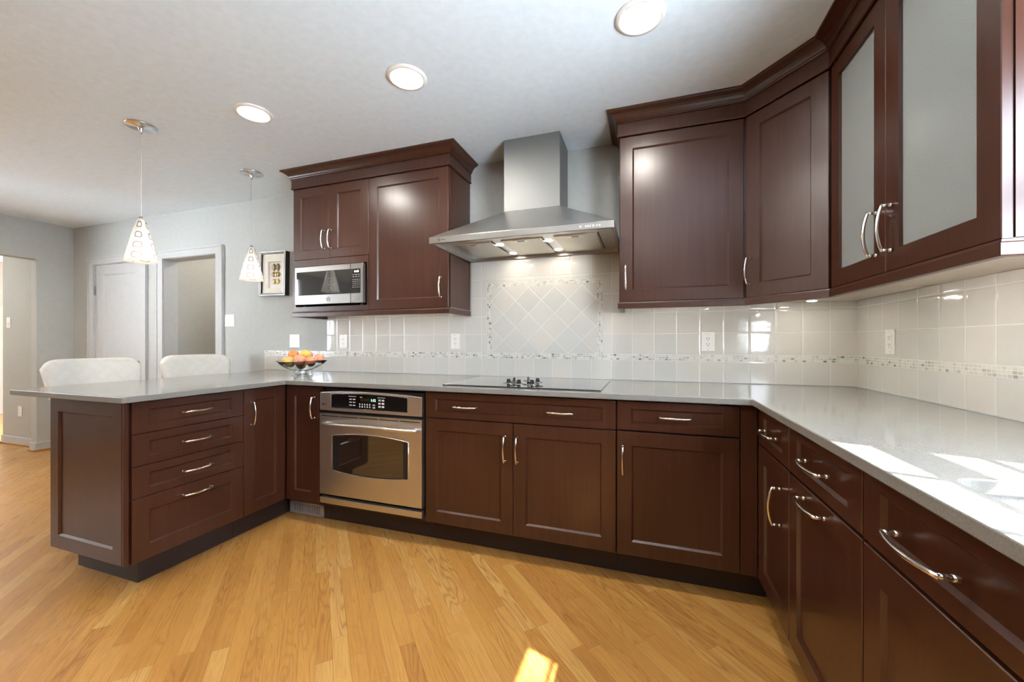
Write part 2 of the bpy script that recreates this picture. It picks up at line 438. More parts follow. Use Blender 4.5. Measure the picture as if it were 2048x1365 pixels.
def tube(bm, pts, rad, seg=10, caps=True, squash=None):
    """sweep a round section along pts; rad a number or list"""
    pts = [Vector(p) for p in pts]; n = len(pts)
    rs = rad if isinstance(rad, (list, tuple)) else [rad] * n
    up = None; rings = []
    for i in range(n):
        d = (pts[min(i + 1, n - 1)] - pts[max(i - 1, 0)]).normalized()
        if up is None:
            up = Vector((0, 0, 1)) if abs(d.z) < 0.9 else Vector((1, 0, 0))
        s = d.cross(up).normalized(); up = s.cross(d).normalized()
        rings.append([bm.verts.new(pts[i] + rs[i] * (math.cos(2 * math.pi * k / seg) * s + math.sin(2 * math.pi * k / seg) * up)) for k in range(seg)])
    for a, b in zip(rings, rings[1:]):
        for k in range(seg):
            bm.faces.new((a[k], a[(k + 1) % seg], b[(k + 1) % seg], b[k]))
    if caps:
        bm.faces.new(rings[0][::-1]); bm.faces.new(rings[-1])

def lathe(bm, prof, c, seg=32, close=False):
    """revolve (r, z) profile about the vertical axis at c"""
    rings = []
    for r, z in prof:
        if r < 1e-6: rings.append([bm.verts.new((c[0], c[1], c[2] + z))])
        else: rings.append([bm.verts.new((c[0] + r * math.cos(2 * math.pi * k / seg), c[1] + r * math.sin(2 * math.pi * k / seg), c[2] + z)) for k in range(seg)])
    pairs = list(zip(rings, rings[1:]))
    if close: pairs.append((rings[-1], rings[0]))
    for a, b in pairs:
        if len(a) == 1 and len(b) == 1: continue
        for k in range(seg):
            j = (k + 1) % seg
            if len(a) == 1: bm.faces.new((a[0], b[k], b[j]))
            elif len(b) == 1: bm.faces.new((a[k], a[j], b[0]))
            else: bm.faces.new((a[k], a[j], b[j], b[k]))

def sweep(bm, plan, prof):
    """sweep closed (out, z) profile along a plan polyline with mitred corners; out is to the right of travel"""
    n = len(plan); secs = []
    P = [Vector(p) for p in plan]
    for i in range(n):
        ds = []
        if i > 0: ds.append((P[i] - P[i - 1]).normalized())
        if i < n - 1: ds.append((P[i + 1] - P[i]).normalized())
        ns = [Vector((d.y, -d.x)) for d in ds]
        if len(ns) == 1: m = ns[0]
        else:
            m = (ns[0] + ns[1]).normalized(); m = m / max(0.2, m.dot(ns[0]))
        secs.append([bm.verts.new((P[i].x + m.x * o, P[i].y + m.y * o, z)) for o, z in prof])
    k = len(prof)
    for a, b in zip(secs, secs[1:]):
        for i in range(k):
            bm.faces.new((a[i], a[(i + 1) % k], b[(i + 1) % k], b[i]))
    bm.faces.new(secs[0][::-1]); bm.faces.new(secs[-1])

def handle_bm(F, u, z, L=0.139, vert=True, out=0.040, r=0.0054):
    """arched bar pull: two posts and a bowed bar"""
    bm = bmesh.new()
    h = L / 2 - 0.004
    def p(s, n): return F(u, n, z + s) if vert else F(u + s, n, z)
    base = out - 0.013
    for s in (-h, h):
        tube(bm, [p(s, 0.0), p(s, 0.0095)], r * 1.05, 10)
        tube(bm, [p(s, 0.009), p(s, base + 0.003)], r * 0.9, 10)
    N = 14; pts = []; rs = []
    for i in range(N + 1):
        q = -1 + 2 * i / N
        pts.append(p(q * (h + 0.004), base + 0.014 * (1 - q * q))); rs.append(r * (0.98 - 0.10 * abs(q) ** 3))
    tube(bm, pts, rs, 10)
    return bm

def handle(F, u, z, parent, vert=True, **k):
    return link('handle', handle_bm(F, u, z, vert=vert, **k), NICKEL, parent, smooth=True)

def text_mesh(name, s, size, F, u, z, n, mat, parent, ext=0.0003, align='CENTER'):
    c = bpy.data.curves.new(name, 'FONT'); c.body = s; c.size = size; c.extrude = ext; c.align_x = align; c.align_y = 'CENTER'
    tmp = bpy.data.objects.new(name, c); COL.objects.link(tmp)
    bpy.context.view_layer.update()
    me = bpy.data.meshes.new_from_object(tmp.evaluated_get(bpy.context.evaluated_depsgraph_get()))
    bpy.data.objects.remove(tmp)
    bm = bmesh.new(); bm.from_mesh(me); bpy.data.meshes.remove(me)
    for v in bm.verts: v.co = Vector(F(u + v.co.x, n + v.co.z, z + v.co.y))
    return link(name, bm, mat, parent)

# face frames ------------------------------------------------------------
YF, XF = -0.673, -0.636                   # faces of the base cabinets on back and right wall
FB = Frame(0, YF, 1, 0, 0, -1)            # back run: u = x
FR = Frame(XF, 0, 0, 1, -1, 0)            # right run: u = y
XPF = -3.315
FP = Frame(XPF, 0, 0, 1, 1, 0)            # peninsula front: u = y
FE = Frame(0, -1.5125, 1, 0, 0, -1)       # peninsula end: u = x
YU = -0.335
FU = Frame(0, YU, 1, 0, 0, -1)            # upper cabinets on back wall
XU = -0.360
FUR = Frame(XU, 0, 0, 1, -1, 0)           # upper cabinet on right wall
DA, DB = Vector((-0.6135, YU)), Vector((XU, -0.636))
dd = (DB - DA).normalized()
FD = Frame(DA.x, DA.y, dd.x, dd.y, dd.y, -dd.x)   # diagonal corner upper: u from DA
DL = (DB - DA).length
ZC = 2.444
XL = -7.221

# ------------------------------------------------------------------ room shell
def struct(name, bm, mat, parent=None, **k): return link(name, bm, mat, parent, kind='structure' if parent is None else None, **k)
YR = -6.4
struct('floor', BM((-11.0, 0.14, YR, 2.4, -0.06, 0.0)), FLOOR)
# ceiling with openings cut for the cans is kept simple: slab with the can trims just below
struct('ceiling', BM((-11.0, 0.14, YR, 2.4, ZC, ZC + 0.08)), CEILP)
D1 = (-6.822, -6.020, 2.002); D2 = (-5.680, -4.925, 1.992)
struct('wall_back', BM((XL - 0.1, D1[0], 0, 0.12, 0, ZC), (D1[0], D1[1], 0, 0.12, D1[2], ZC), (D1[1], D2[0], 0, 0.12, 0, ZC),
                       (D2[0], D2[1], 0, 0.12, D2[2], ZC), (D2[1], 0.0, 0, 0.12, 0, ZC)), WALLP)
# right wall with the sink window (outside the frame, it lets the sun in)
RW = (-6.6, -0.7, 1.50, 2.32)          # window band high in the rear wall
WY0, WY1, WZ0, WZ1 = -2.90, -1.674, 1.045, 1.915
struct('wall_right', BM((0, 0.14, YR, WY0, 0, ZC), (0, 0.14, WY1 + 0.043, 0.12, 0, ZC), (0, 0.14, WY0, WY1 + 0.043, 0, WZ0), (0, 0.14, WY0, WY1 + 0.043, WZ1 + 0.17, ZC)), WALLP)
OY0, OY1, OZ = -1.60, -0.286, 2.038       # opening in the left wall
RW = (-3.90, -2.25, 0.90, 2.38)             # unseen window added to the left wall to bring in daylight
struct('wall_left', BM((XL - 0.1, XL, OY1, 0.0, 0, ZC), (XL - 0.1, XL, OY0, OY1, OZ, ZC), (XL - 0.1, XL, YR, RW[0], 0, ZC), (XL - 0.1, XL, RW[1], OY0, 0, ZC), (XL - 0.1, XL, RW[0], RW[1], 0, RW[2]), (XL - 0.1, XL, RW[0], RW[1], RW[3], ZC),
                       ), WALLP)
struct('wall_rear', BM((XL, 0.14, YR - 0.12, YR, 0, ZC)), WALLP)
struct('added_trim', BM((XL, 0.0, YR, YR + 0.03, 0, 1.40)), flat('added_dark_wainscot', (0.16, 0.085, 0.045), 0.5))  # unseen dark panelling added to darken what the lower doors reflect
# room beyond the left opening and the passage beyond the doorway
struct('wall_passage', BM((-8.14, XL - 0.1, -0.2, -0.08, 0, ZC)), OTHERW)
struct('wall_far_left', BM((-11.0, -10.9, YR, 2.4, 0, ZC), (-10.9, -8.14, 1.9, 2.0, 0, ZC)), CURTAIN)
struct('wall_side_room', BM((-10.9, XL - 0.1, -1.74, -1.64, 0, ZC)), OTHERW)
struct('wall_hall', BM((-6.0, -4.5, 1.25, 1.35, 0, ZC), (-6.0, -5.9, 0.12, 1.25, 0, ZC), (-4.6, -4.5, 0.12, 1.25, 0, ZC)), BEIGEW)

def casing(name, x0, x1, z1, wdt=0.088, proud=0.018):
    bm = bmesh.new()
    prof = [(0, 0), (proud * 0.6, 0), (proud, wdt * 0.25), (proud * 0.8, wdt), (0, wdt)]
    box(bm, x0 - wdt, x0, -proud, 0, 0, z1 + wdt - 0.012); box(bm, x1, x1 + wdt, -proud, 0, 0, z1 + wdt - 0.012)
    box(bm, x0, x1, -proud, 0, z1, z1 + wdt - 0.012)
    # raised outer bead
    e = 0.014
    box(bm, x0 - wdt - 0.002, x0 - wdt + e, -proud - 0.006, 0, 0, z1 + wdt - 0.010); box(bm, x1 + wdt - e, x1 + wdt + 0.002, -proud - 0.006, 0, 0, z1 + wdt - 0.010)
    box(bm, x0 - wdt, x1 + wdt, -proud - 0.006, 0, z1 + wdt - 0.012 - e, z1 + wdt - 0.010)
    # jamb lining
    box(bm, x0, x0 + 0.004, -0.004, 0.122, 0, z1); box(bm, x1 - 0.004, x1, -0.004, 0.122, 0, z1); box(bm, x0, x1, -0.004, 0.122, z1 - 0.004, z1)
    return struct(name, bm, TRIMW)
casing('trim_1', D1[0], D1[1], D1[2]); casing('trim_2', D2[0], D2[1], D2[2])
FDR = Frame(0, 0.006, 1, 0, 0, -1)
d1 = struct('door_1', shaker(FDR, D1[0] + 0.006, D1[1] - 0.006, 0.012, D1[2] - 0.008, 0.122, 0.10, 0.010, 0.014, 0.036), TRIMW)
for z in (1.72, 0.28):
    bm = bmesh.new(); box(bm, D1[0] - 0.014, D1[0] + 0.014, -0.004, 0.001, z - 0.05, z + 0.05)
    tube(bm, [(D1[0] + 0.003, -0.010, z - 0.05), (D1[0] + 0.003, -0.010, z + 0.05)], 0.008, 10)
    link('hinge', bm, HINGEM, d1)
bm = bmesh.new(); tube(bm, [(D1[1] - 0.07, 0.006, 0.95), (D1[1] - 0.07, -0.045, 0.95)], 0.012, 12); lathe(bm, [(0, -0.02), (0.02, -0.016), (0.027, 0), (0.02, 0.016), (0, 0.02)], (D1[1] - 0.07, -0.055, 0.95), 16)
link('door_knob', bm, HINGEM, d1, smooth=True)

def baseboard(name, x0, x1, y0, y1, shoe):
    bm = BM((x0, x1, y0, y1, 0.0, 0.088)); 
    o = struct(name, bm, TRIMW, bevel=0.005)
    return o
SHOE = flat('oak_shoe_moulding', (0.45, 0.23, 0.075), 0.4)
baseboard('baseboard_left', XL, XL + 0.016, OY1 - 0.016, 0.0, 1)
baseboard('baseboard_jamb', XL - 0.1, XL, OY1 - 0.016, OY1, 1)
baseboard('baseboard_passage', -8.14, XL - 0.1, -0.216, -0.2, 1)
baseboard('baseboard_back', XL + 0.016, D1[0] - 0.09, -0.016, 0.0, 1)
struct('baseboard_back_middle', BM((D1[1] + 0.09, D2[0] - 0.09, -0.016, 0.0, 0, 0.088), (D2[1] + 0.09, -4.0, -0.016, 0.0, 0, 0.088)), TRIMW)
struct('trim_3', BM((XL + 0.016, XL + 0.032, OY1 - 0.032, -0.02, 0.0, 0.018), (XL - 0.1, XL + 0.016, OY1 - 0.032, OY1 - 0.016, 0, 0.018), (-8.14, XL - 0.1, -0.23, -0.216, 0, 0.018)), SHOE, bevel=0.006)

# sink window frame: head, jambs, sashes with muntins
wn = struct('window_1', BM((0.0, 0.02, WY1, WY1 + 0.042, WZ0, WZ1 + 0.169), (0.0, 0.02, WY0, WY0 + 0.03, WZ0, WZ1 + 0.169), (0.0, 0.02, WY0 + 0.03, WY1, WZ0, WZ0 + 0.03), (0.0, 0.02, WY0 + 0.03, WY1, WZ1, WZ1 + 0.169)), TRIMW)
link('meeting_rail', BM((0.0, 0.022, WY0 + 0.03, WY1, 1.571, 1.664)), TRIMW, wn)
for z in (1.452, 1.775, 1.30, 1.17):
    link('muntin', BM((0.0, 0.008, WY0 + 0.03, WY1, z - 0.009, z + 0.009)), TRIMW, wn)
for y in (-1.914, -2.157, -2.400, -2.643):
    link('muntin', BM((0.0, 0.008, y - 0.009, y + 0.009, WZ0 + 0.03, WZ1)), TRIMW, wn)
w3 = struct('added_window', BM(*[(XL - 0.08, XL - 0.02, y, y + 0.05, RW[2], RW[3]) for y in (RW[0], -3.10, RW[1] - 0.05)], (XL - 0.08, XL - 0.02, RW[0], RW[1], RW[3] - 0.05, RW[3]), (XL - 0.08, XL - 0.02, RW[0], RW[1], RW[2], RW[2] + 0.05)), TRIMW)  # frame of the left window, added out of view as a daylight source

# ------------------------------------------------------------------ backsplash
TY = -0.008
bs = thing('backsplash', (-2.0, -0.004, 0.914), 'glossy cream square tile backsplash on the back wall with a mosaic band', 'backsplash')
bm = BM((-4.320, 0.0, TY, -0.0005, 0.9145, 1.0425), (-3.616, -2.300, TY, -0.0005, 1.0812, 1.383), (-2.300, -2.174, TY, -0.0005, 1.0812, 1.735), (-2.174, -1.362, TY, -0.0005, 1.5795, 1.735), (-1.362, -1.2446, TY, -0.0005, 1.0812, 1.735), (-1.2446, 0.0, TY, -0.0005, 1.0812, 1.383))
link('field_tile', bm, TILEX, bs)
link('caulk_line', BM((-4.320, -0.012, TY - 0.005, TY - 0.0002, 0.9145, 0.9185)), TRIMW, bs)
link('mosaic_band', BM((-4.320, 0.0, TY - 0.001, -0.0005, 1.0425, 1.0812)), MOSX, bs)
link('diamond_panel', BM((-2.141, -1.395, TY - 0.001, -0.0005, 1.0812, 1.5465)), TILED, bs)
link('mosaic_border', BM((-2.174, -1.362, TY - 0.001, -0.0005, 1.5465, 1.5795)), MOSX, bs)
link('mosaic_border', BM((-2.174, -2.141, TY - 0.001, -0.0005, 1.0812, 1.5465)), MOSV, bs)
link('mosaic_border', BM((-1.395, -1.362, TY - 0.001, -0.0005, 1.0812, 1.5465)), MOSV, bs)
bs2 = thing('backsplash', (-0.004, -1.5, 0.914), 'glossy cream square tile backsplash on the right wall behind the sink counter', 'backsplash')
link('field_tile', BM((TY, -0.0005, -3.4, TY, 0.9145, 1.0425), (TY, -0.0005, -1.62, TY, 1.0812, 1.383)), TILEY, bs2)
link('caulk_line', BM((TY - 0.005, TY - 0.0002, -3.4, -0.0135, 0.9145, 0.9185)), TRIMW, bs2)
link('mosaic_band', BM((TY - 0.001, -0.0005, -1.62, TY - 0.001, 1.0425, 1.0812)), MOSY, bs2)

# ------------------------------------------------------------------ countertop
def cells(xs, ys, fill, z0, z1):
    bm = bmesh.new(); V = {}
    def vt(i, j, k):
        if (i, j, k) not in V: V[(i, j, k)] = bm.verts.new((xs[i], ys[j], (z0, z1)[k]))
        return V[(i, j, k)]
    on = lambda i, j: 0 <= i < len(xs) - 1 and 0 <= j < len(ys) - 1 and fill(0.5 * (xs[i] + xs[i + 1]), 0.5 * (ys[j] + ys[j + 1]))
    for i in range(len(xs) - 1):
        for j in range(len(ys) - 1):
            if not on(i, j): continue
            for k in (0, 1): bm.faces.new([vt(i, j, k), vt(i + 1, j, k), vt(i + 1, j + 1, k), vt(i, j + 1, k)])
            for (di, dj, a, b) in ((-1, 0, (i, j), (i, j + 1)), (1, 0, (i + 1, j), (i + 1, j + 1)), (0, -1, (i, j), (i + 1, j)), (0, 1, (i, j + 1), (i + 1, j + 1))):
                if not on(i + di, j + dj): bm.faces.new([vt(*a, 0), vt(*b, 0), vt(*b, 1), vt(*a, 1)])
    return bm
XC, YC = -0.667, -0.718
XP0, XP1, YPE = -4.192, -3.267, -1.545
SK = (-0.580, -0.150, -2.42, -1.700)
xs = [XP0, XP1, XC, SK[0], SK[1], 0.0]; ys = [-3.4, SK[2], SK[3], YPE, YC, 0.0]
def fill(x, y):
    if SK[0] < x < SK[1] and SK[2] < y < SK[3]: return False
    return y > YC or x > XC or (x < XP1 and y > YPE)
bm = cells(xs, ys, fill, 0.8865, 0.914)
bmesh.ops.recalc_face_normals(bm, faces=bm.faces[:])
def vedge(x, y):
    return [e for e in bm.edges if all(abs(v.co.x - x) < 1e-4 and abs(v.co.y - y) < 1e-4 for v in e.verts)]
es = []
for x, y in ((SK[0], SK[2]), (SK[0], SK[3]), (SK[1], SK[2]), (SK[1], SK[3])): es += vedge(x, y)
bmesh.ops.bevel(bm, geom=es, offset=0.045, segments=6, affect='EDGES', profile=0.5)
es = vedge(XP1, YPE) + vedge(XP0, YPE)
bmesh.ops.bevel(bm, geom=es, offset=0.014, segments=3, affect='EDGES', profile=0.5)
top = link('countertop', bm, COUNTER, bevel=0.003)
tag(top, 'grey-beige quartz countertop running round three sides of the kitchen', 'countertop')
# sink basin under the hole
sk = thing('sink', (-0.36, -2.06, 0.70), 'white sink set under the sunlit right-hand countertop', 'sink')
bm = bmesh.new()
a, b, c, d = SK[0] - 0.012, SK[1] + 0.012, SK[2] - 0.012, SK[3] + 0.012
z0, z1, th = 0.715, 0.8855, 0.010
def rloop(bm, x0, x1, y0, y1, r, z, n=5):
    vs = []
    for cx, cy, a0 in ((x1 - r, y1 - r, 0), (x0 + r, y1 - r, 90), (x0 + r, y0 + r, 180), (x1 - r, y0 + r, 270)):
        for k in range(n + 1):
            t = R(a0 + 90 * k / n); vs.append(bm.verts.new((cx + r * math.cos(t), cy + r * math.sin(t), z)))
    return vs
def bridge(bm, A, B):
    for k in range(len(A)):
        j = (k + 1) % len(A); bm.faces.new((A[k], A[j], B[j], B[k]))
l1 = rloop(bm, a - 0.02, b + 0.02, c - 0.02, d + 0.02, 0.05, z1); l2 = rloop(bm, a, b, c, d, 0.045, z1)
l3 = rloop(bm, a + 0.004, b - 0.004, c + 0.004, d - 0.004, 0.045, z0 + 0.03); l4 = rloop(bm, a + 0.03, b - 0.03, c + 0.03, d - 0.03, 0.04, z0)
m1 = rloop(bm, a - 0.02, b + 0.02, c - 0.02, d + 0.02, 0.05, z1 - 0.008); m2 = rloop(bm, a - 0.01, b + 0.01, c - 0.01, d + 0.01, 0.05, z0)
m3 = rloop(bm, a + 0.03, b - 0.03, c + 0.03, d - 0.03, 0.04, z0 - th)
bridge(bm, l1, l2); bridge(bm, l2, l3); bridge(bm, l3, l4); bm.faces.new(l4)
bridge(bm, l1, m1); bridge(bm, m1, m2); bridge(bm, m2, m3); bm.faces.new(m3)
link('basin', bm, flat('grey_white_sink_composite', (0.36, 0.36, 0.35), 0.35, var=0.2, scale=220), sk, smooth=False)
bm = bmesh.new(); lathe(bm, [(0, 0.002), (0.03, 0.002), (0.04, 0.004), (0.044, 0.002), (0.044, 0.0), (0, 0.0)], (-0.36, -2.06, 0.7153), 24); link('drain', bm, STEEL, sk, smooth=True)

# ------------------------------------------------------------------ base cabinets
ZT, ZB = 0.884, 0.128      # top and bottom of the carcasses
KT = 0.1265                # toe kick height
YK = -0.573                # toe kick plane of the back run
def carcass_back(x0, x1): return BM((x0 + 0.001, x1 - 0.001, YF + 0.0215, -0.012, ZB, ZT))
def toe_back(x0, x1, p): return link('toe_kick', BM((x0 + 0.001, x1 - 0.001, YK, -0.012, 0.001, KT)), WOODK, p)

# peninsula drawer unit
pen = thing('drawer_cabinet', (-3.6, -1.23, 0), 'dark wood peninsula cabinet with four drawers stacked and a panelled end', 'cabinet')
link('body', BM((-3.896, XPF - 0.0215, -1.490, -0.957, ZB, ZT)), WOOD, pen)
link('end_panel', shaker(FE, -3.898, -3.337, 0.142, 0.884, 0.066, 0.066, 0.009, 0.008, 0.0205, gap=0), WOOD, pen)
link('corner_post', BM((-3.3345, XPF - 0.010, -1.5125, -1.4905, 0.142, 0.884)), WOOD, pen, bevel=0.002)
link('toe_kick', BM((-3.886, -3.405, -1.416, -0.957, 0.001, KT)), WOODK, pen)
for z0, z1, hz in ((0.731, 0.880, 0.806), (0.5815, 0.731, 0.656), (0.4335, 0.5815, 0.506), (0.138, 0.4335, 0.385)):
    big = z1 - z0 > 0.2
    dr = link('drawer', shaker(FP, -1.4865, -0.957, z0, z1, 0.067, 0.066 if big else 0.036), WOOD, pen)
    handle(FP, -1.213, hz, dr, False)

# inside corner cabinet with two doors
cc = thing('corner_cabinet', (-3.5, -0.5, 0), 'dark wood inside-corner cabinet with two narrow doors beside the oven', 'cabinet')
link('body', BM((-3.896, XPF - 0.0215, -0.955, -0.012, ZB, ZT), (XPF - 0.0215, -3.041, YF + 0.0215, -0.012, ZB, ZT)), WOOD, cc)
link('toe_kick', BM((-3.886, -3.405, -0.955, -0.012, 0.001, KT), (-3.405, -3.041, YK, -0.012, 0.001, KT)), WOODK, cc)
dr = link('door', shaker(FP, -0.957, -0.676, 0.136, 0.880), WOOD, cc); handle(FP, -0.915, 0.735, dr)
dr = link('door', shaker(FB, -3.312, -3.040, 0.136, 0.880), WOOD, cc); handle(FB, -3.073, 0.745, dr)

# oven housing
oc = thing('oven_cabinet', (-2.66, -0.35, 0), 'dark wood housing around the built-in oven', 'cabinet')
link('body', BM((-3.040, -3.026, YF + 0.0215, -0.012, ZB, ZT), (-2.292, -2.279, YF + 0.0215, -0.012, ZB, ZT), (-3.026, -2.292, YF + 0.03, -0.012, ZB, 0.155), (-3.026, -2.292, YF + 0.03, -0.012, 0.872, ZT)), WOOD, oc)
toe_back(-3.040, -2.279, oc)

# cooktop cabinet
kc = thing('cooktop_cabinet', (-1.756, -0.35, 0), 'wide dark wood cabinet under the cooktop with one long drawer front', 'cabinet')
link('body', carcass_back(-2.279, -1.2305), WOOD, kc); toe_back(-2.279, -1.2305, kc)
dr = link('drawer', shaker(FB, -2.278, -1.2315, 0.732, 0.876, 0.061, 0.035), WOOD, kc)
handle(FB, -2.027, 0.803, dr, False); handle(FB, -1.502, 0.803, dr, False)
dr = link('door', shaker(FB, -2.278, -1.755, 0.138, 0.730), WOOD, kc); handle(FB, -1.797, 0.594, dr)
dr = link('door', shaker(FB, -1.755, -1.2315, 0.138, 0.730), WOOD, kc); handle(FB, -1.7285, 0.594, dr)

# back right cabinet, drawer over door, with the corner filler
bc = thing('base_cabinet', (-0.966, -0.35, 0), 'dark wood cabinet with one drawer over one door left of the inside corner', 'cabinet')
link('body', BM((-1.2285, -0.640, YF + 0.0215, -0.012, ZB, ZT)), WOOD, bc)
link('filler_panel', BM((-0.702, -0.6375, YF + 0.001, YF + 0.0212, 0.138, 0.884)), WOOD, bc)
link('toe_kick', BM((-1.2285, -0.580, YK, -0.012, 0.001, KT)), WOODK, bc)
dr = link('drawer', shaker(FB, -1.2285, -0.7035, 0.736, 0.876, 0.065, 0.035), WOOD, bc); handle(FB, -0.969, 0.809, dr, False)
dr = link('door', shaker(FB, -1.2285, -0.7035, 0.138, 0.731), WOOD, bc); handle(FB, -1.199, 0.594, dr)

# right run
XK = -0.566
def carcass_right(y0, y1): return BM((XF + 0.0215, -0.012, y0 + 0.001, y1 - 0.001, ZB, ZT))
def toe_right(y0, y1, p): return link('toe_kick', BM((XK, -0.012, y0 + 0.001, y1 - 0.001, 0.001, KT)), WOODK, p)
r1 = thing('base_cabinet', (-0.32, -0.87, 0), 'narrow dark wood cabinet right of the inside corner, vertical pull on its door', 'cabinet')
link('body', carcass_right(-1.064, -0.675), WOOD, r1); toe_right(-1.064, -0.675, r1)
dr = link('drawer', shaker(FR, -1.063, -0.694, 0.722, 0.880, 0.067, 0.036), WOOD, r1); handle(FR, -0.873, 0.800, dr, False, L=0.150)
dr = link('door', shaker(FR, -1.063, -0.694, 0.138, 0.717), WOOD, r1); handle(FR, -0.985, 0.565, dr)
link('filler_panel', BM((XF + 0.001, XF + 0.0212, -0.6935, -0.6765, 0.138, 0.884)), WOOD, r1)
r2 = thing('base_cabinet', (-0.32, -1.3, 0), 'dark wood cabinet whose lower door has a horizontal pull, under the drawer beside the sink', 'cabinet')
link('body', carcass_right(-1.541, -1.065), WOOD, r2); toe_right(-1.541, -1.065, r2)
dr = link('drawer', shaker(FR, -1.540, -1.065, 0.720, 0.880, 0.067, 0.036), WOOD, r2); handle(FR, -1.300, 0.800, dr, False, L=0.155)
dr = link('door', shaker(FR, -1.540, -1.065, 0.138, 0.714), WOOD, r2); handle(FR, -1.285, 0.682, dr, False, L=0.155)
r3 = thing('sink_cabinet', (-0.32, -2.05, 0), 'dark wood sink cabinet nearest the right edge, wide false drawer with a long pull', 'cabinet')
bm = BM((XF + 0.0215, -0.012, -2.549, -2.53, ZB, ZT), (XF + 0.0215, -0.012, -1.560, -1.542, ZB, ZT), (XF + 0.0215, -0.012, -2.53, -1.56, ZB, 0.16), (XF + 0.0215, XF + 0.032, -2.53, -1.56, 0.16, ZT))
link('body', bm, WOOD, r3); toe_right(-2.549, -1.542, r3)
dr = link('drawer', shaker(FR, -2.549, -1.543, 0.718, 0.880, 0.067, 0.036), WOOD, r3); handle(FR, -1.755, 0.790, dr, False, L=0.160); handle(FR, -2.30, 0.790, dr, False, L=0.160)
dr = link('door', shaker(FR, -2.045, -1.543, 0.138, 0.713), WOOD, r3); handle(FR, -2.000, 0.595, dr)
dr = link('door', shaker(FR, -2.549, -2.046, 0.138, 0.713), WOOD, r3); handle(FR, -2.090, 0.595, dr)
r4 = thing('base_cabinet', (-0.32, -2.97, 0), 'dark wood cabinet beyond the sink cabinet at the end of the right counter', 'cabinet')
link('body', carcass_right(-3.395, -2.551), WOOD, r4); toe_right(-3.395, -2.551, r4)
dr = link('door', shaker(FR, -3.394, -2.552, 0.138, 0.880), WOOD, r4); handle(FR, -2.60, 0.72, dr)

# floor grille in the toe kick
vg = thing('vent_grille', (-3.241, YK - 0.004, 0.002), 'grey metal air grille set in the toe kick beside the oven', 'vent')
v0, v1, vz0, vz1 = -3.385, -3.097, 0.003, 0.086
FK = Frame(0, YK - 0.0005, 1, 0, 0, -1)
bm = bmesh.new()
fbox(bm, FK, v0, v1, 0, 0.006, vz0, vz0 + 0.014); fbox(bm, FK, v0, v1, 0, 0.006, vz1 - 0.014, vz1); fbox(bm, FK, v0, v0 + 0.022, 0, 0.006, vz0, vz1); fbox(bm, FK, v1 - 0.022, v1, 0, 0.006, vz0, vz1)
link('frame', bm, VENTM, vg, bevel=0.0015)
bm = bmesh.new(); n = 17
for i in range(n):
    u = v0 + 0.022 + (i + 0.5) * (v1 - v0 - 0.044) / n; fbox(bm, FK, u - 0.0038, u + 0.0038, 0.0015, 0.005, vz0 + 0.014, vz1 - 0.014)
link('slats', bm, VENTM, vg)
link('backing', BM((v0 + 0.01, v1 - 0.01, YK - 0.0015, YK - 0.0004, vz0 + 0.008, vz1 - 0.008)), BLACKGAP, vg)

# ------------------------------------------------------------------ oven
ov = thing('wall_oven', (-2.66, -0.68, 0.157), 'stainless steel built-in oven below the counter with black control panel', 'oven')
FO = Frame(0, -0.690, 1, 0, 0, -1)
X0, X1 = -3.020, -2.292
link('body', BM((X0 + 0.004, X1 - 0.004, -0.655, -0.05, 0.160, 0.864)), BLACKP, ov)
def arch_panel(F, u0, u1, zb, zt, bow, t0, t1, n=16, r=0.012):
    """panel with a bowed top edge"""
    bm = bmesh.new(); f = []; b = []
    pts = [(u0, zb), (u1, zb)]
    for i in range(n + 1):
        q = i / n; u = u1 + (u0 - u1) * q; pts.append((u, zt + bow * (1 - (2 * q - 1) ** 2)))
    fr = [bm.verts.new(F(u, t1, z)) for u, z in pts]; bk = [bm.verts.new(F(u, t0, z)) for u, z in pts]
    bm.faces.new(fr); bm.faces.new(bk[::-1])
    for i in range(len(pts)):
        j = (i + 1) % len(pts); bm.faces.new((fr[i], fr[j], bk[j], bk[i]))
    return bm
cp = link('control_panel', arch_panel(FO, X0, X1, 0.735, 0.846, 0.014, -0.032, 0.0), STEEL, ov, bevel=0.004)
dp = link('display', arch_panel(FO, -2.927, -2.387, 0.757, 0.836, 0.009, 0.0002, 0.0022), BLACKG, cp)
# bright bezel round the display
bm = bmesh.new()
pts = [(-2.930, 0.754), (-2.384, 0.754)]
for i in range(17): q = i / 16; pts.append((-2.384 + (-2.930 + 2.384) * q, 0.838 + 0.0095 * (1 - (2 * q - 1) ** 2)))
tube(bm, [FO(u, 0.0012, z) for u, z in pts + [pts[0]]], 0.0028, 8); link('bezel', bm, CHROME, cp, smooth=True)
FOD = Frame(0, -0.6923, 1, 0, 0, -1)
text_mesh('clock_digits', '1:12', 0.021, FOD, -2.619, 0.812, 0.0002, DIGITG, dp)
bm = bmesh.new(); fbox(bm, FOD, -2.712, -2.642, 0, 0.0004, 0.802, 0.822); link('display_window', bm, AMBER, dp)
def keypad(u0, u1, z0, z1, cols, rows, ku, kz, outline=True):
    bm = bmesh.new()
    for i in range(cols):
        for j in range(rows):
            u = u0 + (i + 0.5) * (u1 - u0) / cols; z = z0 + (j + 0.5) * (z1 - z0) / rows
            fbox(bm, FOD, u - ku, u + ku, 0, 0.0004, z - kz, z + kz)
    return bm
link('keys', keypad(-2.795, -2.744, 0.768, 0.822, 2, 3, 0.009, 0.0028), KEYW, dp)
link('keys', keypad(-2.724, -2.634, 0.764, 0.793, 5, 2, 0.0035, 0.0045), KEYW, dp)
link('keys', keypad(-2.626, -2.602, 0.762, 0.792, 1, 2, 0.009, 0.0042), flat('pink_grey_key_print', (0.50, 0.40, 0.40), 0.5), dp)
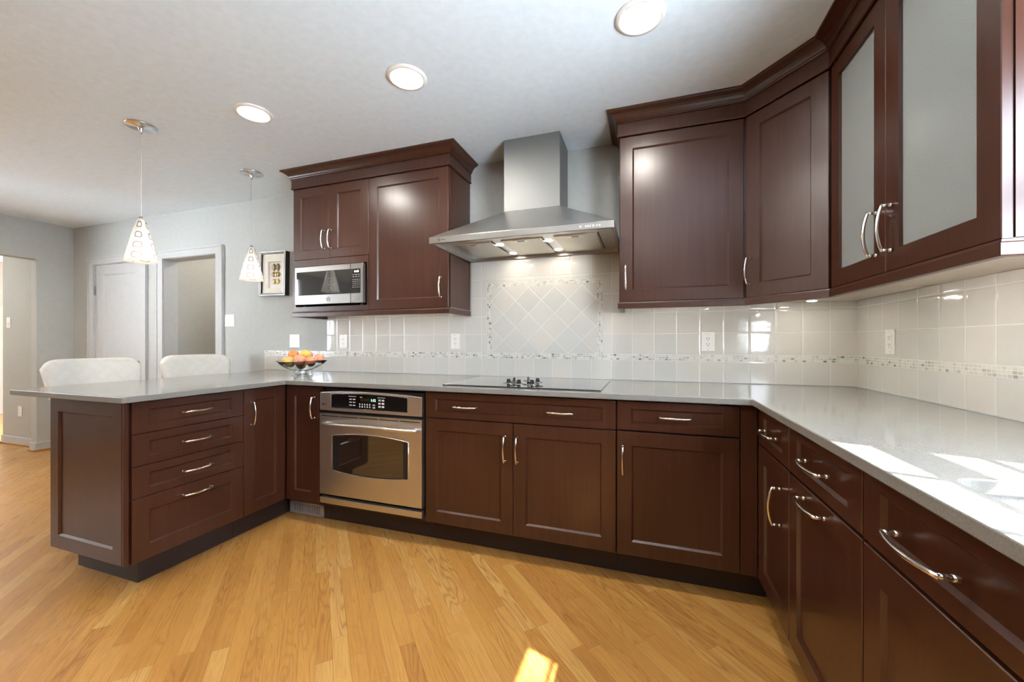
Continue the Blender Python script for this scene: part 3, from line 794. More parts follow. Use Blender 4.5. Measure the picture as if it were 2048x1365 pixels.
link('keys', keypad(-2.586, -2.538, 0.768, 0.824, 2, 3, 0.0085, 0.005), KEYW, dp)
bm = bmesh.new(); fbox(bm, FOD, -2.797, -2.742, 0, 0.0004, 0.8285, 0.8315); link('key_heading', bm, KEYW, dp)
bm = bmesh.new(); fbox(bm, FOD, -2.588, -2.536, 0, 0.0004, 0.8285, 0.8315); link('key_heading', bm, KEYW, dp)
bm = bmesh.new(); fbox(bm, FOD, -2.714, -2.698, 0, 0.0004, 0.8265, 0.8295); link('key_heading', bm, KEYW, dp)
bm = bmesh.new(); fbox(bm, FO, -3.000, -2.990, 0, 0.0012, 0.768, 0.777); fbox(bm, FO, -2.987, -2.967, 0, 0.0009, 0.770, 0.774); link('badge', bm, FRAMEB, cp)
# door with a window that bows at top and bottom
dz0, dz1 = 0.216, 0.716
n = 20; wu0, wu1 = -2.925, -2.381
def wtop(q): return 0.583 + 0.020 * (1 - (2 * q - 1) ** 2)
def wbot(q): return 0.371 - 0.020 * (1 - (2 * q - 1) ** 2)
bm = bmesh.new()
cols = []
for i in range(n + 1):
    q = i / n; u = wu0 + (wu1 - wu0) * q
    cols.append([[bm.verts.new(FO(u, nn, z)) for z in (dz0, wbot(q), wtop(q), dz1)] for nn in (0.0, -0.030)])
for a, b in zip(cols, cols[1:]):
    for s in (0, 1):
        bm.faces.new((a[s][0], b[s][0], b[s][1], a[s][1])); bm.faces.new((a[s][2], b[s][2], b[s][3], a[s][3]))
    bm.faces.new((a[0][1], b[0][1], b[1][1], a[1][1])); bm.faces.new((a[0][2], b[0][2], b[1][2], a[1][2]))
    bm.faces.new((a[0][0], b[0][0], b[1][0], a[1][0])); bm.faces.new((a[0][3], b[0][3], b[1][3], a[1][3]))
for c, ue in ((cols[0], X0), (cols[-1], X1)):
    e = [[bm.verts.new(FO(ue, nn, z)) for z in (dz0, wbot(0), wtop(0), dz1)] for nn in (0.0, -0.030)]
    for k in range(3):
        for s in (0, 1): bm.faces.new((c[s][k], c[s][k + 1], e[s][k + 1], e[s][k]))
        bm.faces.new((e[0][k], e[0][k + 1], e[1][k + 1], e[1][k]))
    bm.faces.new((c[0][1], c[0][2], c[1][2], c[1][1]))
    for k in (0, 3): bm.faces.new((c[0][k], e[0][k], e[1][k], c[1][k]))
od = link('door', bm, STEEL, ov)
bm = bmesh.new(); fr = []; 
pts = [(wu0 + (wu1 - wu0) * i / n, wbot(i / n)) for i in range(n + 1)] + [(wu1 + (wu0 - wu1) * i / n, wtop(i / n)) for i in range(n + 1)]
vs = [bm.verts.new(FO(u, -0.006, z)) for u, z in pts]; vb = [bm.verts.new(FO(u, -0.010, z)) for u, z in pts]
bm.faces.new(vs); bm.faces.new(vb[::-1])
for i in range(len(pts)):
    j = (i + 1) % len(pts); bm.faces.new((vs[i], vs[j], vb[j], vb[i]))
link('window', bm, OVENG, od)
bm = bmesh.new(); tube(bm, [FO(u, 0.0005, z) for u, z in pts + [pts[0]]], 0.0030, 8); link('window_trim', bm, CHROME, od, smooth=True)
bm = bmesh.new(); fbox(bm, FO, wu0 + 0.004, wu0 + 0.050, -0.0058, -0.0052, 0.374, 0.582); link('window_border', bm, BLACKP, od)
bm = bmesh.new(); fbox(bm, FO, wu1 - 0.036, wu1 - 0.004, -0.0058, -0.0052, 0.374, 0.582); link('window_border', bm, BLACKP, od)
bm = bmesh.new()
for i in range(5):
    u = X0 + 0.014 + i * 0.1425; fbox(bm, FO, u, u + 0.132, -0.003, 0.0006, 0.6995, 0.7045)
link('vent_slots', bm, BLACKP, od)
bm = bmesh.new(); N = 24; pts = []; rs = []
for i in range(N + 1):
    q = -1 + 2 * i / N; u = -2.6505 + q * 0.338
    pts.append(FO(u, 0.012 + 0.045 * (1 - q ** 4), 0.658 + 0.010 * (1 - q * q) - 0.004)); rs.append(0.0115 - 0.002 * abs(q))
tube(bm, pts, rs, 14)
for q in (-0.93, 0.93): tube(bm, [FO(-2.6505 + q * 0.338, -0.001, 0.655), FO(-2.6505 + q * 0.338, 0.020, 0.655)], 0.009, 10)
link('handle', bm, STEEL, od, smooth=True)
link('bottom_trim', BM((X0, X1, -0.690, -0.660, 0.1585, 0.1955)), STEEL, ov, bevel=0.003)

# ------------------------------------------------------------------ cooktop
ck = thing('cooktop', (-1.742, -0.372, 0.9142), 'black glass electric cooktop set into the back counter with knobs in the middle', 'cooktop')
link('glass_top', BM((-2.180, -1.305, -0.655, -0.098, 0.9142, 0.9205)), COOKG, ck, bevel=0.002)
KX = [(-1.808, -0.592), (-1.742, -0.612), (-1.806, -0.498), (-1.742, -0.430), (-1.672, -0.600), (-1.668, -0.500)]
for i, (x, y) in enumerate(KX):
    bm = bmesh.new()
    lathe(bm, [(0, 0.0), (0.009, 0.0), (0.009, 0.008), (0.028, 0.0095), (0.030, 0.0115), (0.026, 0.0135), (0.010, 0.0150), (0.0, 0.0155)], (x, y, 0.9207), 22)
    a = R(20 + 35 * i); ca, sa = math.cos(a), math.sin(a)
    vs = []
    for s, zz, wd in ((-1, 0.0145, 0.0045), (1, 0.0145, 0.0045), (1, 0.035, 0.003), (-1, 0.035, 0.003)):
        for t in (-1, 1):
            lx = s * (0.012 if zz < 0.02 else 0.009); ly = t * wd
            vs.append(bm.verts.new((x + lx * ca - ly * sa, y + lx * sa + ly * ca, 0.9207 + zz)))
    for f in ((0, 2, 4, 6), (1, 7, 5, 3), (0, 1, 3, 2), (2, 3, 5, 4), (4, 5, 7, 6), (6, 7, 1, 0)): bm.faces.new([vs[q] for q in f])
    kb = link('knob', bm, BLACKP, ck)
    bm = bmesh.new(); lathe(bm, [(0.0295, 0.0100), (0.0312, 0.0108), (0.0312, 0.0122), (0.0295, 0.0128)], (x, y, 0.9207), 22, close=True); link('chrome_ring', bm, CHROME, kb, smooth=True)

# ------------------------------------------------------------------ upper cabinets, left group
ZU0, ZU1 = 1.3835, 2.308
mc = thing('microwave_cabinet', (-3.28, -0.17, ZU0), 'dark wood wall cabinet with two small doors above the microwave niche', 'cabinet')
xa, xb, xc, xd = -3.624, -3.281, -2.9365, -2.312
NX0, NX1, NZ0, NZ1 = -3.598, -2.952, 1.4205, 1.722
yb = YU + 0.0215
link('body', BM((-3.625, xc - 0.0005, yb, -0.0105, NZ1, 2.386), (-3.625, xc - 0.0005, yb, -0.0105, 1.3865, NZ0), (-3.625, NX0, yb, -0.0105, NZ0, NZ1), (NX1, xc - 0.0005, yb, -0.0105, NZ0, NZ1), (NX0, NX1, -0.022, -0.0105, NZ0, NZ1)), WOOD, mc)
link('face_frame', BM((-3.625, xc - 0.0005, YU, yb - 0.0002, NZ1, 1.7705), (-3.625, xc - 0.0005, YU, yb - 0.0002, 1.3865, NZ0), (-3.625, NX0, YU, yb - 0.0002, NZ0, NZ1), (NX1, xc - 0.0005, YU, yb - 0.0002, NZ0, NZ1)), WOOD, mc)
link('bottom_panel', BM((-3.612, xc - 0.0005, yb + 0.004, -0.0105, ZU0 - 0.0003, 1.3864)), MELA, mc)
dr = link('door', shaker(FU, xa, xb, 1.772, ZU1), WOOD, mc); handle(FU, -3.322, 1.907, dr)
dr = link('door', shaker(FU, xb, xc, 1.772, ZU1), WOOD, mc); handle(FU, -3.262, 1.907, dr)
wc = thing('wall_cabinet', (-2.62, -0.17, ZU0), 'dark wood wall cabinet with one tall door, right of the microwave', 'cabinet')
link('body', BM((xc + 0.0005, -2.308, yb, -0.0105, 1.3865, 2.386)), WOOD, wc)
link('bottom_panel', BM((xc + 0.0005, -2.312, yb + 0.004, -0.0105, ZU0 - 0.0003, 1.3864)), MELA, wc)
dr = link('door', shaker(FU, xc, xd, ZU0, ZU1), WOOD, wc); handle(FU, -2.361, 1.517, dr)

CROWN = [(0.0015, 2.3095), (0.0095, 2.3095), (0.0115, 2.312), (0.0115, 2.318), (0.0085, 2.320), (0.0085, 2.382), (0.0170, 2.384), (0.0185, 2.388), (0.0170, 2.392), (0.0195, 2.395),
         (0.0235, 2.404), (0.0310, 2.414), (0.0410, 2.4225), (0.0520, 2.4285), (0.0600, 2.432), (0.0640, 2.436), (0.0650, 2.4435), (0.0015, 2.4435)]
RAIL = [(-0.016, 1.346), (0.0055, 1.346), (0.0070, 1.348), (0.0070, 1.374), (0.0050, 1.377), (0.0035, 1.3825), (-0.016, 1.3825)]
def moulding(name, plan, prof, label, cat):
    bm = bmesh.new(); sweep(bm, plan, prof); return tag(link(name, bm, WOOD), label, cat)
YI = -0.0105
moulding('crown_moulding', [(-3.6255, YI), (-3.6255, YU), (-2.3075, YU), (-2.3075, YI)], CROWN, 'dark wood crown moulding above the microwave and tall-door cabinets', 'moulding')
moulding('light_rail', [(-3.6255, YI), (-3.6255, YU), (-2.3075, YU), (-2.3075, YI)], RAIL, 'dark wood trim rail under the cabinets holding the microwave', 'moulding')

# ------------------------------------------------------------------ upper cabinets, right group
XE = -1.475
w1c = thing('wall_cabinet', (-0.92, -0.17, ZU0), 'dark wood wall cabinet with one wide door, right of the range hood', 'cabinet')
link('body', BM((-1.2375, -0.6145, yb, -0.0105, 1.3865, 2.386)), WOOD, w1c)
link('bottom_panel', BM((-1.2275, -0.6145, yb + 0.004, -0.0105, ZU0 - 0.0003, 1.3864)), MELA, w1c)
dr = link('door', shaker(FU, -1.2345, -0.6165, ZU0, ZU1), WOOD, w1c); handle(FU, -1.2005, 1.517, dr)
dc = thing('corner_cabinet', (-0.3, -0.3, ZU0), 'dark wood diagonal corner wall cabinet with one door', 'cabinet')
def prism(bm, pts, z0, z1):
    a = [bm.verts.new((x, y, z0)) for x, y in pts]; b = [bm.verts.new((x, y, z1)) for x, y in pts]
    bm.faces.new(a[::-1]); bm.faces.new(b)
    for i in range(len(pts)):
        j = (i + 1) % len(pts); bm.faces.new((a[i], a[j], b[j], b[i]))
pa = Vector(FD(0, -0.0215, 0)); pb = Vector(FD(DL, -0.0215, 0))
pl = [(-0.6135, YI), (-0.6135, pa.y + 0.002), (pa.x, pa.y), (pb.x, pb.y), (pb.x + 0.003, -0.635), (YI, -0.635), (YI, YI)]
bm = bmesh.new(); prism(bm, pl, 1.3865, 2.386); link('body', bm, WOOD, dc)
bm = bmesh.new(); prism(bm, [(x * 0.985 - 0.004, y * 0.985 - 0.002) for x, y in pl], ZU0 - 0.0003, 1.3864); link('bottom_panel', bm, MELA, dc)
dr = link('door', shaker(FD, 0.006, DL - 0.006, ZU0, ZU1, 0.070), WOOD, dc); handle(FD, 0.030, 1.517, dr)
gc = thing('glass_door_cabinet', (-0.18, -1.05, ZU0), 'dark wood wall cabinet with two frosted glass doors above the sink counter', 'cabinet')
gx = XU + 0.0215
link('body', BM((gx, YI, XE, XE + 0.018, 1.3865, 2.386), (gx, YI, -0.655, -0.6375, 1.3865, 2.386), (gx, YI, XE + 0.018, -0.655, 1.3865, 1.405), (gx, YI, XE + 0.018, -0.655, 2.30, 2.386), (-0.026, YI, XE + 0.018, -0.655, 1.405, 2.30)), WOOD, gc)
for z in (1.70, 2.00): link('shelf', BM((gx + 0.03, -0.028, XE + 0.019, -0.656, z, z + 0.018)), MELA, gc)
link('bottom_panel', BM((gx + 0.004, YI, XE + 0.012, -0.6375, ZU0 - 0.0003, 1.3864)), MELA, gc)
for u0, u1, hu in ((-1.034, -0.638, -0.990), (XE + 0.002, -1.034, -1.073)):
    dr = link('door', shaker(FUR, u0, u1, ZU0, ZU1, hole=True), WOOD, gc)
    bm = bmesh.new(); fbox(bm, FUR, u0 + 0.066, u1 - 0.066, -0.016, -0.011, ZU0 + 0.065, ZU1 - 0.065); link('glass_pane', bm, FROST, dr)
    handle(FUR, hu, 1.520, dr, L=0.150)
# stepped bead seen along the inner left edge of each pane comes from the door edge itself
RP = [(-1.2375, YI), (-1.2375, YU), (DA.x, YU), (XU, -0.636), (XU, XE), (YI, XE)]
moulding('crown_moulding', RP, CROWN, 'dark wood crown moulding turning the corner above the right-hand wall cabinets', 'moulding')
moulding('light_rail', RP, RAIL, 'dark wood trim rail turning the corner under the right-hand wall cabinets', 'moulding')

# ------------------------------------------------------------------ microwave
mw = thing('microwave', (-3.262, -0.2, NZ0), 'stainless steel microwave in the niche of the left wall cabinet', 'microwave')
MX0, MX1, MZ0, MZ1 = -3.569, -2.957, 1.4325, 1.711
FM = Frame(0, -0.372, 1, 0, 0, -1)
link('body', BM((MX0 + 0.004, MX1 - 0.002, -0.345, -0.03, MZ0 + 0.002, MZ1 - 0.001)), BLACKP, mw, bevel=0.002)
bm = bmesh.new(); fbox(bm, FM, MX0, MX1, -0.026, 0.0, MZ0, MZ1); md = link('door', bm, STEELR, mw, bevel=0.003)
bm = bmesh.new(); fbox(bm, FM, -3.550, -2.976, 0.0002, 0.0014, 1.500, 1.6725); mg = link('window', bm, MICROG, md, bevel=0.001)
bm = bmesh.new(); fbox(bm, FM, -3.0625, -3.0608, 0.0002, 0.0018, MZ0 + 0.001, MZ1 - 0.001); link('door_seam', bm, BLACKP, md)
bm = bmesh.new(); fbox(bm, FM, -3.038, -2.980, 0.0, 0.0022, 1.449, 1.4855); link('open_button', bm, STEELR, md, bevel=0.0012)
bm = bmesh.new()
for a, b, c, d in ((-3.040, -2.978, 1.4475, 1.4490), (-3.040, -2.978, 1.4855, 1.4870), (-3.0400, -3.0385, 1.4475, 1.4870), (-2.9795, -2.978, 1.4475, 1.4870)): fbox(bm, FM, a, b, 0, 0.0016, c, d)
link('button_groove', bm, FRAMES, md)
bm = bmesh.new(); fbox(bm, FM, -3.039, -2.981, 0.0014, 0.0017, 1.640, 1.664); link('display', bm, BLACKG, mg)
text_mesh('clock_digits', '11:05', 0.0195, FM, -3.009, 1.652, 0.0018, DIGITW, mg)
bm = bmesh.new()
for j in range(7):
    for i in range(4 if j > 1 else 3):
        cols = 4 if j > 1 else 3
        u = -3.046 + (i + 0.5) * 0.068 / cols; z = 1.629 - j * 0.0135 - (0.006 if j > 1 else 0)
        fbox(bm, FM, u - (0.0042 if j > 1 else 0.007), u + (0.0042 if j > 1 else 0.007), 0.0014, 0.0017, z - 0.0022, z + 0.0022)
link('keys', bm, flat('dim_key_print', (0.30, 0.30, 0.29), 0.5), mg)
# round badge: a ring with a curled monogram of strokes
bm = bmesh.new()
def uring(cx, cz, r, w, nn=0.0012, a0=0, a1=360, seg=32):
    pts = [FM(cx + r * math.cos(R(a0 + (a1 - a0) * k / seg)), nn, cz + r * math.sin(R(a0 + (a1 - a0) * k / seg))) for k in range(seg + 1)]
    tube(bm, pts, w, 6)
uring(-3.256, 1.4655, 0.0155, 0.0010); uring(-3.261, 1.4665, 0.0050, 0.0008, a0=40, a1=330, seg=18); uring(-3.251, 1.4645, 0.0050, 0.0008, a0=-140, a1=150, seg=18); uring(-3.256, 1.4655, 0.0120, 0.0006, a0=20, a1=110, seg=12); uring(-3.256, 1.4655, 0.0120, 0.0006, a0=200, a1=290, seg=12)
link('badge', bm, flat('engraved_grey_badge', (0.35, 0.35, 0.34), 0.3, 0.8), md, smooth=True)
for x in (-3.52, -3.0):
    bm = bmesh.new(); lathe(bm, [(0, 0), (0.014, 0), (0.012, 0.0135), (0, 0.0135)], (x, -0.325, NZ0 + 0.0004), 14); link('foot', bm, BLACKP, mw)
    bm = bmesh.new(); lathe(bm, [(0, 0), (0.014, 0), (0.012, 0.0135), (0, 0.0135)], (x, -0.08, NZ0 + 0.0004), 14); link('foot', bm, BLACKP, mw)

# ------------------------------------------------------------------ range hood
hd = thing('range_hood', (-1.776, -0.3, 1.736), 'stainless steel chimney range hood between the wall cabinets above the cooktop', 'range hood')
hx0, hx1, hy, hz0, hz1 = -2.304, -1.246, -0.592, 1.736, 1.773
hb = -0.0105
cx0, cx1, cyf, cz0 = -1.952, -1.589, -0.271, 1.987
bm = bmesh.new()
b0 = [bm.verts.new(p) for p in ((hx0, hy, hz1), (hx1, hy, hz1), (hx1, hb, hz1), (hx0, hb, hz1))]
t0 = [bm.verts.new(p) for p in ((cx0, cyf, cz0), (cx1, cyf, cz0), (cx1, hb, cz0), (cx0, hb, cz0))]
for i in range(4): bm.faces.new((b0[i], b0[(i + 1) % 4], t0[(i + 1) % 4], t0[i]))
bm.faces.new(b0[::-1]); bm.faces.new(t0)
link('canopy', bm, STEEL, hd)
bm = BM((hx0, hx1, hy, hy + 0.018, hz0, hz1 - 0.0002), (hx0, hx0 + 0.016, hy + 0.018, hb, hz0, hz1 - 0.0002), (hx1 - 0.016, hx1, hy + 0.018, hb, hz0, hz1 - 0.0002), (hx0 + 0.016, hx1 - 0.016, hb - 0.016, hb, hz0, hz1 - 0.0002))
rim = link('rim', bm, STEELR, hd, bevel=0.002)
link('chimney', BM((cx0 + 0.001, cx1 - 0.001, cyf + 0.001, hb, cz0 + 0.0005, ZC - 0.0005)), STEELV, hd, bevel=0.0015)
up = link('underside', BM((hx0 + 0.016, hx1 - 0.016, hy + 0.018, hb - 0.016, 1.757, 1.7715)), STEEL, hd)
zf = 1.7565
for x0, x1 in ((-2.209, -1.972), (-1.905, -1.665), (-1.588, -1.350)):
    fl = link('grease_filter', BM((x0, x1, -0.455, -0.075, zf - 0.007, zf)), FILTER, hd, bevel=0.002)
    link('filter_latch', BM(((x0 + x1) / 2 - 0.045, (x0 + x1) / 2 + 0.045, -0.452, -0.418, zf - 0.0095, zf - 0.0071)), STEEL, fl)
    link('latch_grip', BM(((x0 + x1) / 2 - 0.020, (x0 + x1) / 2 + 0.020, -0.440, -0.430, zf - 0.0125, zf - 0.0096)), flat('grey_latch_grip', (0.3, 0.3, 0.28), 0.4, 0.6), fl)
    link('filter_rail', BM((x1 + 0.006, x1 + 0.011, -0.455, -0.075, zf - 0.004, zf)), BLACKP, fl)
for x, y in ((-1.946, -0.363), (-1.941, -0.118), (-1.637, -0.370), (-1.631, -0.125)):
    bm = bmesh.new(); lathe(bm, [(0.0265, 0.0), (0.031, 0.0), (0.031, -0.0025), (0.0265, -0.003)], (x, y, zf), 24, close=True); lr = link('lamp_trim', bm, CHROME, hd, smooth=True)
    bm = bmesh.new(); lathe(bm, [(0, -0.0005), (0.026, -0.0005), (0.026, -0.002), (0, -0.0026)], (x, y, zf), 24); link('lamp_lens', bm, HOODL, lr)
FH = Frame(0, hy, 1, 0, 0, -1)
bm = bmesh.new()
for i, u in enumerate((-1.415, -1.388, -1.377, -1.366, -1.350, -1.331, -1.318)):
    fbox(bm, FH, u - (0.0045 if i in (0, 4) else 0.003), u + (0.0045 if i in (0, 4) else 0.003), 0.0, 0.0012, 1.750, 1.758)
link('buttons', bm, WHITEP, hd)
bm = bmesh.new()
pts = [FH(-2.238 + 0.0085 * math.cos(2 * math.pi * k / 20), 0.0008, 1.7545 + 0.0085 * math.sin(2 * math.pi * k / 20)) for k in range(20)]
vs = [bm.verts.new(p) for p in pts]; bm.faces.new(vs); fbox(bm, FH, -2.224, -2.198, 0, 0.0008, 1.752, 1.757)
link('badge', bm, flat('dark_bronze_badge', (0.20, 0.12, 0.06), 0.4, 0.6), hd)

# ------------------------------------------------------------------ under-cabinet lights
def strip(name, p0, p1, n, label, z=1.3825, size=0.009, lens=None):
    p0, p1 = Vector(p0), Vector(p1); mid = (p0 + p1) / 2
    t = thing(name, (mid.x, mid.y, z - 0.012), label, 'light', 'under-cabinet lamp strips')
    d = (p1 - p0).normalized(); nn = Vector((-d.y, d.x)); L = (p1 - p0).length
    F = Frame(p0.x, p0.y, d.x, d.y, nn.x, nn.y)
    bm = bmesh.new(); fbox(bm, F, 0, L, -0.016, 0.016, z - 0.0095, z); link('housing', bm, WHITEP, t)
    m0 = None
    for i in range(n):
        c = p0 + d * (L * (i + 0.5) / n)
        bm = bmesh.new(); lathe(bm, [(0, 0), (size, 0), (size * 0.8, -0.003), (0, -0.004)], (c.x, c.y, z - 0.0096), 10); link('lamp', bm, lens or PUCKL, t)
strip('under_cabinet_light', (-3.50, -0.285), (-2.40, -0.285), 8, 'slim row of small lamps hidden under the microwave and tall-door cabinets')
strip('under_cabinet_light', (-1.17, -0.285), (-0.66, -0.285), 5, 'slim row of small lamps hidden under the wide-door cabinet right of the hood')
strip('under_cabinet_light', (-0.305, -0.72), (-0.305, -1.40), 6, 'slim row of small lamps hidden under the frosted glass door cabinet', lens=PUCKR)
pk = thing('puck_light', (-0.285, -0.215, 1.366), 'small bright puck lamp glinting under the diagonal corner cabinet', 'light')
bm = bmesh.new(); lathe(bm, [(0, 0.0), (0.030, 0.0), (0.030, -0.010), (0.022, -0.013), (0.022, -0.008), (0, -0.008)], (-0.285, -0.215, 1.3825), 24); link('housing', bm, CHROME, pk, smooth=False)
bm = bmesh.new(); lathe(bm, [(0, -0.0085), (0.021, -0.0085), (0.019, -0.015), (0, -0.017)], (-0.285, -0.215, 1.3825), 20); link('lamp', bm, PUCKL, pk)

# ------------------------------------------------------------------ ceiling cans
def can(x, y, label):
    t = thing('recessed_light', (x, y, ZC - 0.010), label, 'light', 'recessed ceiling lights')
    bm = bmesh.new(); lathe(bm, [(0.074, -0.0005), (0.097, -0.0005), (0.095, -0.005), (0.084, -0.009), (0.076, -0.010), (0.074, -0.006)], (x, y, ZC), 48, close=True); link('trim_ring', bm, CANW, t, smooth=True)
    bm = bmesh.new(); lathe(bm, [(0, -0.0008), (0.0735, -0.0008), (0.0735, -0.004), (0, -0.0042)], (x, y, ZC), 40); link('lens', bm, LENS, t)
can(-1.118, -0.996, 'round ceiling light nearest the right-hand cabinets, at the top of the photo')
can(-2.195, -0.984, 'round ceiling light in the middle, in front of the range hood')
can(-3.178, -1.003, 'round ceiling light nearest the two hanging pendants')
for x, y in ((-1.12, -3.25), (-2.2, -3.25), (-3.2, -3.25)):
    can(x, y, 'round ceiling light in the row behind the camera')
can(-5.3, 0.7, 'added unseen ceiling light in the hall beyond the doorway')  # hidden lamp added to brighten the hall
can(-8.0, -1.1, 'added unseen ceiling light in the room through the left opening')  # hidden lamp added so the side room is not dark
can(-6.3, -1.75, 'added ceiling fill light above the breakfast area, out of view')  # extra can added out of view to lift the left area
can(-5.85, -1.30, 'added ceiling fill light beyond the left edge of the view')  # extra can added out of view to brighten the left wall
can(-5.4, -2.7, 'added ceiling fill light on the left side behind the camera')  # one more unseen can added for light on the left
can(-9.0, 0.6, 'unseen round ceiling light in the far room beyond the left opening')  # unseen lamp that lights the far room

# ------------------------------------------------------------------ pendants
def pendant(x, y, z0, z1, label):
    t = thing('pendant_light', (x, y, z0), label, 'pendant lamp', 'pendants above the peninsula')
    bm = bmesh.new(); lathe(bm, [(0, -0.0005), (0.076, -0.0005), (0.076, -0.006), (0.070, -0.009), (0.016, -0.011), (0.012, -0.020), (0.008, -0.034), (0.004, -0.052), (0, -0.052)], (x, y, ZC), 40); link('canopy', bm, CHROME, t, smooth=True)
    bm = bmesh.new(); tube(bm, [(x, y, ZC - 0.05), (x, y, z1 - 0.002)], 0.0022, 8); link('cord', bm, flat('silver_cord', (0.5, 0.5, 0.5), 0.35, 0.8), t)
    bm = bmesh.new(); lathe(bm, [(0, 0.012), (0.006, 0.012), (0.010, 0.004), (0.018, -0.012), (0.020, -0.030), (0, -0.030)], (x, y, z1), 20); link('socket_cap', bm, CHROME, t, smooth=True)
    # shade: eight shallow flutes flaring down, open at the bottom, real wall thickness
    H = z1 - z0 - 0.004; seg = 64; N = 18
    o = bpy.data.objects.new('shade', bpy.data.meshes.new('shade')); COL.objects.link(o); o.parent = t
    bm = bmesh.new(); rings = []
    for side in (0, 1):
        for i in range(N + 1):
            q = i / N if side == 0 else 1 - i / N
            zz = H * (1 - q); r = 0.0185 + 0.0600 * q ** 0.92
            ring = []
            for k in range(seg):
                a = 2 * math.pi * k / seg
                rr = r * (1 + 0.03 * math.cos(8 * a)) - (0.003 if side else 0)
                ring.append(bm.verts.new((rr * math.cos(a), rr * math.sin(a), zz)))
            rings.append(ring)
    for a, b in zip(rings, rings[1:] + rings[:1]):
        for k in range(seg): bm.faces.new((a[k], a[(k + 1) % seg], b[(k + 1) % seg], b[k]))
    bmesh.ops.recalc_face_normals(bm, faces=bm.faces[:])
    bm.to_mesh(o.data); bm.free(); o.data.materials.append(SHADE)
    for p in o.data.polygons: p.use_smooth = True
    bm = bmesh.new(); lathe(bm, [(0, 0.055), (0.010, 0.050), (0.014, 0.030), (0.012, 0.012), (0, 0.005)], (x, y, z0 + H * 0.38), 16); link('bulb', bm, emit('pendant_bulb', (1.0, 0.85, 0.65), 8.0) if 'pendant_bulb' not in bpy.data.materials else bpy.data.materials['pendant_bulb'], t, smooth=True)
    return t
pendant(-3.939, -1.119, 1.635, 1.893, 'conical patterned glass pendant hanging nearer the front end of the peninsula')
pendant(-3.932, -0.430, 1.627, 1.881, 'conical patterned glass pendant hanging nearer the framed art')

# ------------------------------------------------------------------ counter stools
def stool(xb, y0, y1, ztop, label):
    yc = (y0 + y1) / 2; w = (y1 - y0) / 2
    t = thing('counter_stool', (xb + 0.24, yc, 0), label, 'stool', 'stools at the peninsula')
    def pad(name, zlo, zhi, thick, lean):
        bm = bmesh.new(); NU, NV = 22, 14; grid = {}
        for s in (0, 1):
            for i in range(NU + 1):
                for j in range(NV + 1):
                    u = -1 + 2 * i / NU; v = j / NV
                    su = math.copysign(1 - (1 - abs(u)) ** 1.0, u)
                    edge = max(0.0, 1 - abs(u) ** 8) ** 0.5 * max(0.0, 1 - abs(2 * v - 1) ** 10) ** 0.5
                    wv = w * (1 - 0.11 * (1 - v) ** 1.3) * u
                    crn = 1 - 0.010 * (abs(u) ** 6)
                    x = xb + 0.045 * (u * u) - lean * (v) + (0.5 + 0.5 * edge) * thick * (0.5 if s else -0.5)
                    z = zlo + (zhi - zlo) * v - 0.060 * (abs(u) ** 9) * v ** 2
                    grid[s, i, j] = bm.verts.new((x, yc + wv, z))
        for s in (0, 1):
            for i in range(NU):
                for j in range(NV): bm.faces.new((grid[s, i, j], grid[s, i + 1, j], grid[s, i + 1, j + 1], grid[s, i, j + 1]))
        for i in range(NU):
            for j in (0, NV): bm.faces.new((grid[0, i, j], grid[0, i + 1, j], grid[1, i + 1, j], grid[1, i, j]))
        for j in range(NV):
            for i in (0, NU): bm.faces.new((grid[0, i, j], grid[0, i, j + 1], grid[1, i, j + 1], grid[1, i, j]))
        return link(name, bm, FABRIC, t, smooth=True)
    pad('backrest', 0.80, ztop, 0.075, 0.03)
    for ly in (yc - 0.10, yc + 0.10):
        bm = bmesh.new(); tube(bm, [(xb + 0.065, ly, 0.60), (xb + 0.012, ly, 0.86)], 0.012, 8); link('back_post', bm, STOOLW, t)
    bm = BM((xb + 0.045, xb + 0.46, yc - 0.17, yc + 0.17, 0.575, 0.665)); link('seat', bm, FABRIC, t, bevel=0.025)
    for lx in (xb + 0.07, xb + 0.43):
        for ly in (yc - 0.13, yc + 0.13):
            bm = bmesh.new(); tube(bm, [(lx, ly, 0.001), (lx, ly, 0.574)], [0.014, 0.021], 10); link('leg', bm, STOOLW, t)
    bm = BM((xb + 0.07, xb + 0.43, yc - 0.138, yc - 0.122, 0.20, 0.225), (xb + 0.07, xb + 0.43, yc + 0.122, yc + 0.138, 0.20, 0.225), (xb + 0.422, xb + 0.438, yc - 0.122, yc + 0.122, 0.20, 0.225)); link('footrest', bm, STOOLW, t)
stool(-4.62, -1.270, -0.772, 1.048, 'ivory upholstered counter stool nearer the front end of the peninsula')
stool(-4.62, -0.640, -0.118, 1.054, 'ivory upholstered counter stool nearer the back wall doorway')

# ------------------------------------------------------------------ framed art
ar = thing('framed_art', (-4.18, -0.02, 1.757), 'black shadow-box frame with small gold relief pieces beside the microwave cabinet', 'art')
tilt = R(-1.2)
ac = (-4.183, 1.757)
class TF:
    def __call__(s, u, n, z):
        du, dz = u - ac[0], z - ac[1]
        return (ac[0] + du * math.cos(tilt) - dz * math.sin(tilt) + 0.0, -n, ac[1] + du * math.sin(tilt) + dz * math.cos(tilt))
FA = TF()
ar.location = (-4.18, -0.02, 1.757)
D = 0.046
au0, au1, az0, az1 = -4.332, -4.034, 1.566, 1.948
fw = 0.019
bm = bmesh.new(); fbox(bm, FA, au0, au0 + fw, 0.001, D, az0, az1); fbox(bm, FA, au1 - fw, au1, 0.001, D, az0, az1); fbox(bm, FA, au0 + fw, au1 - fw, 0.001, D, az0, az0 + fw); fbox(bm, FA, au0 + fw, au1 - fw, 0.001, D, az1 - fw, az1)
link('frame', bm, FRAMEB, ar)
bm = bmesh.new(); e = 0.004
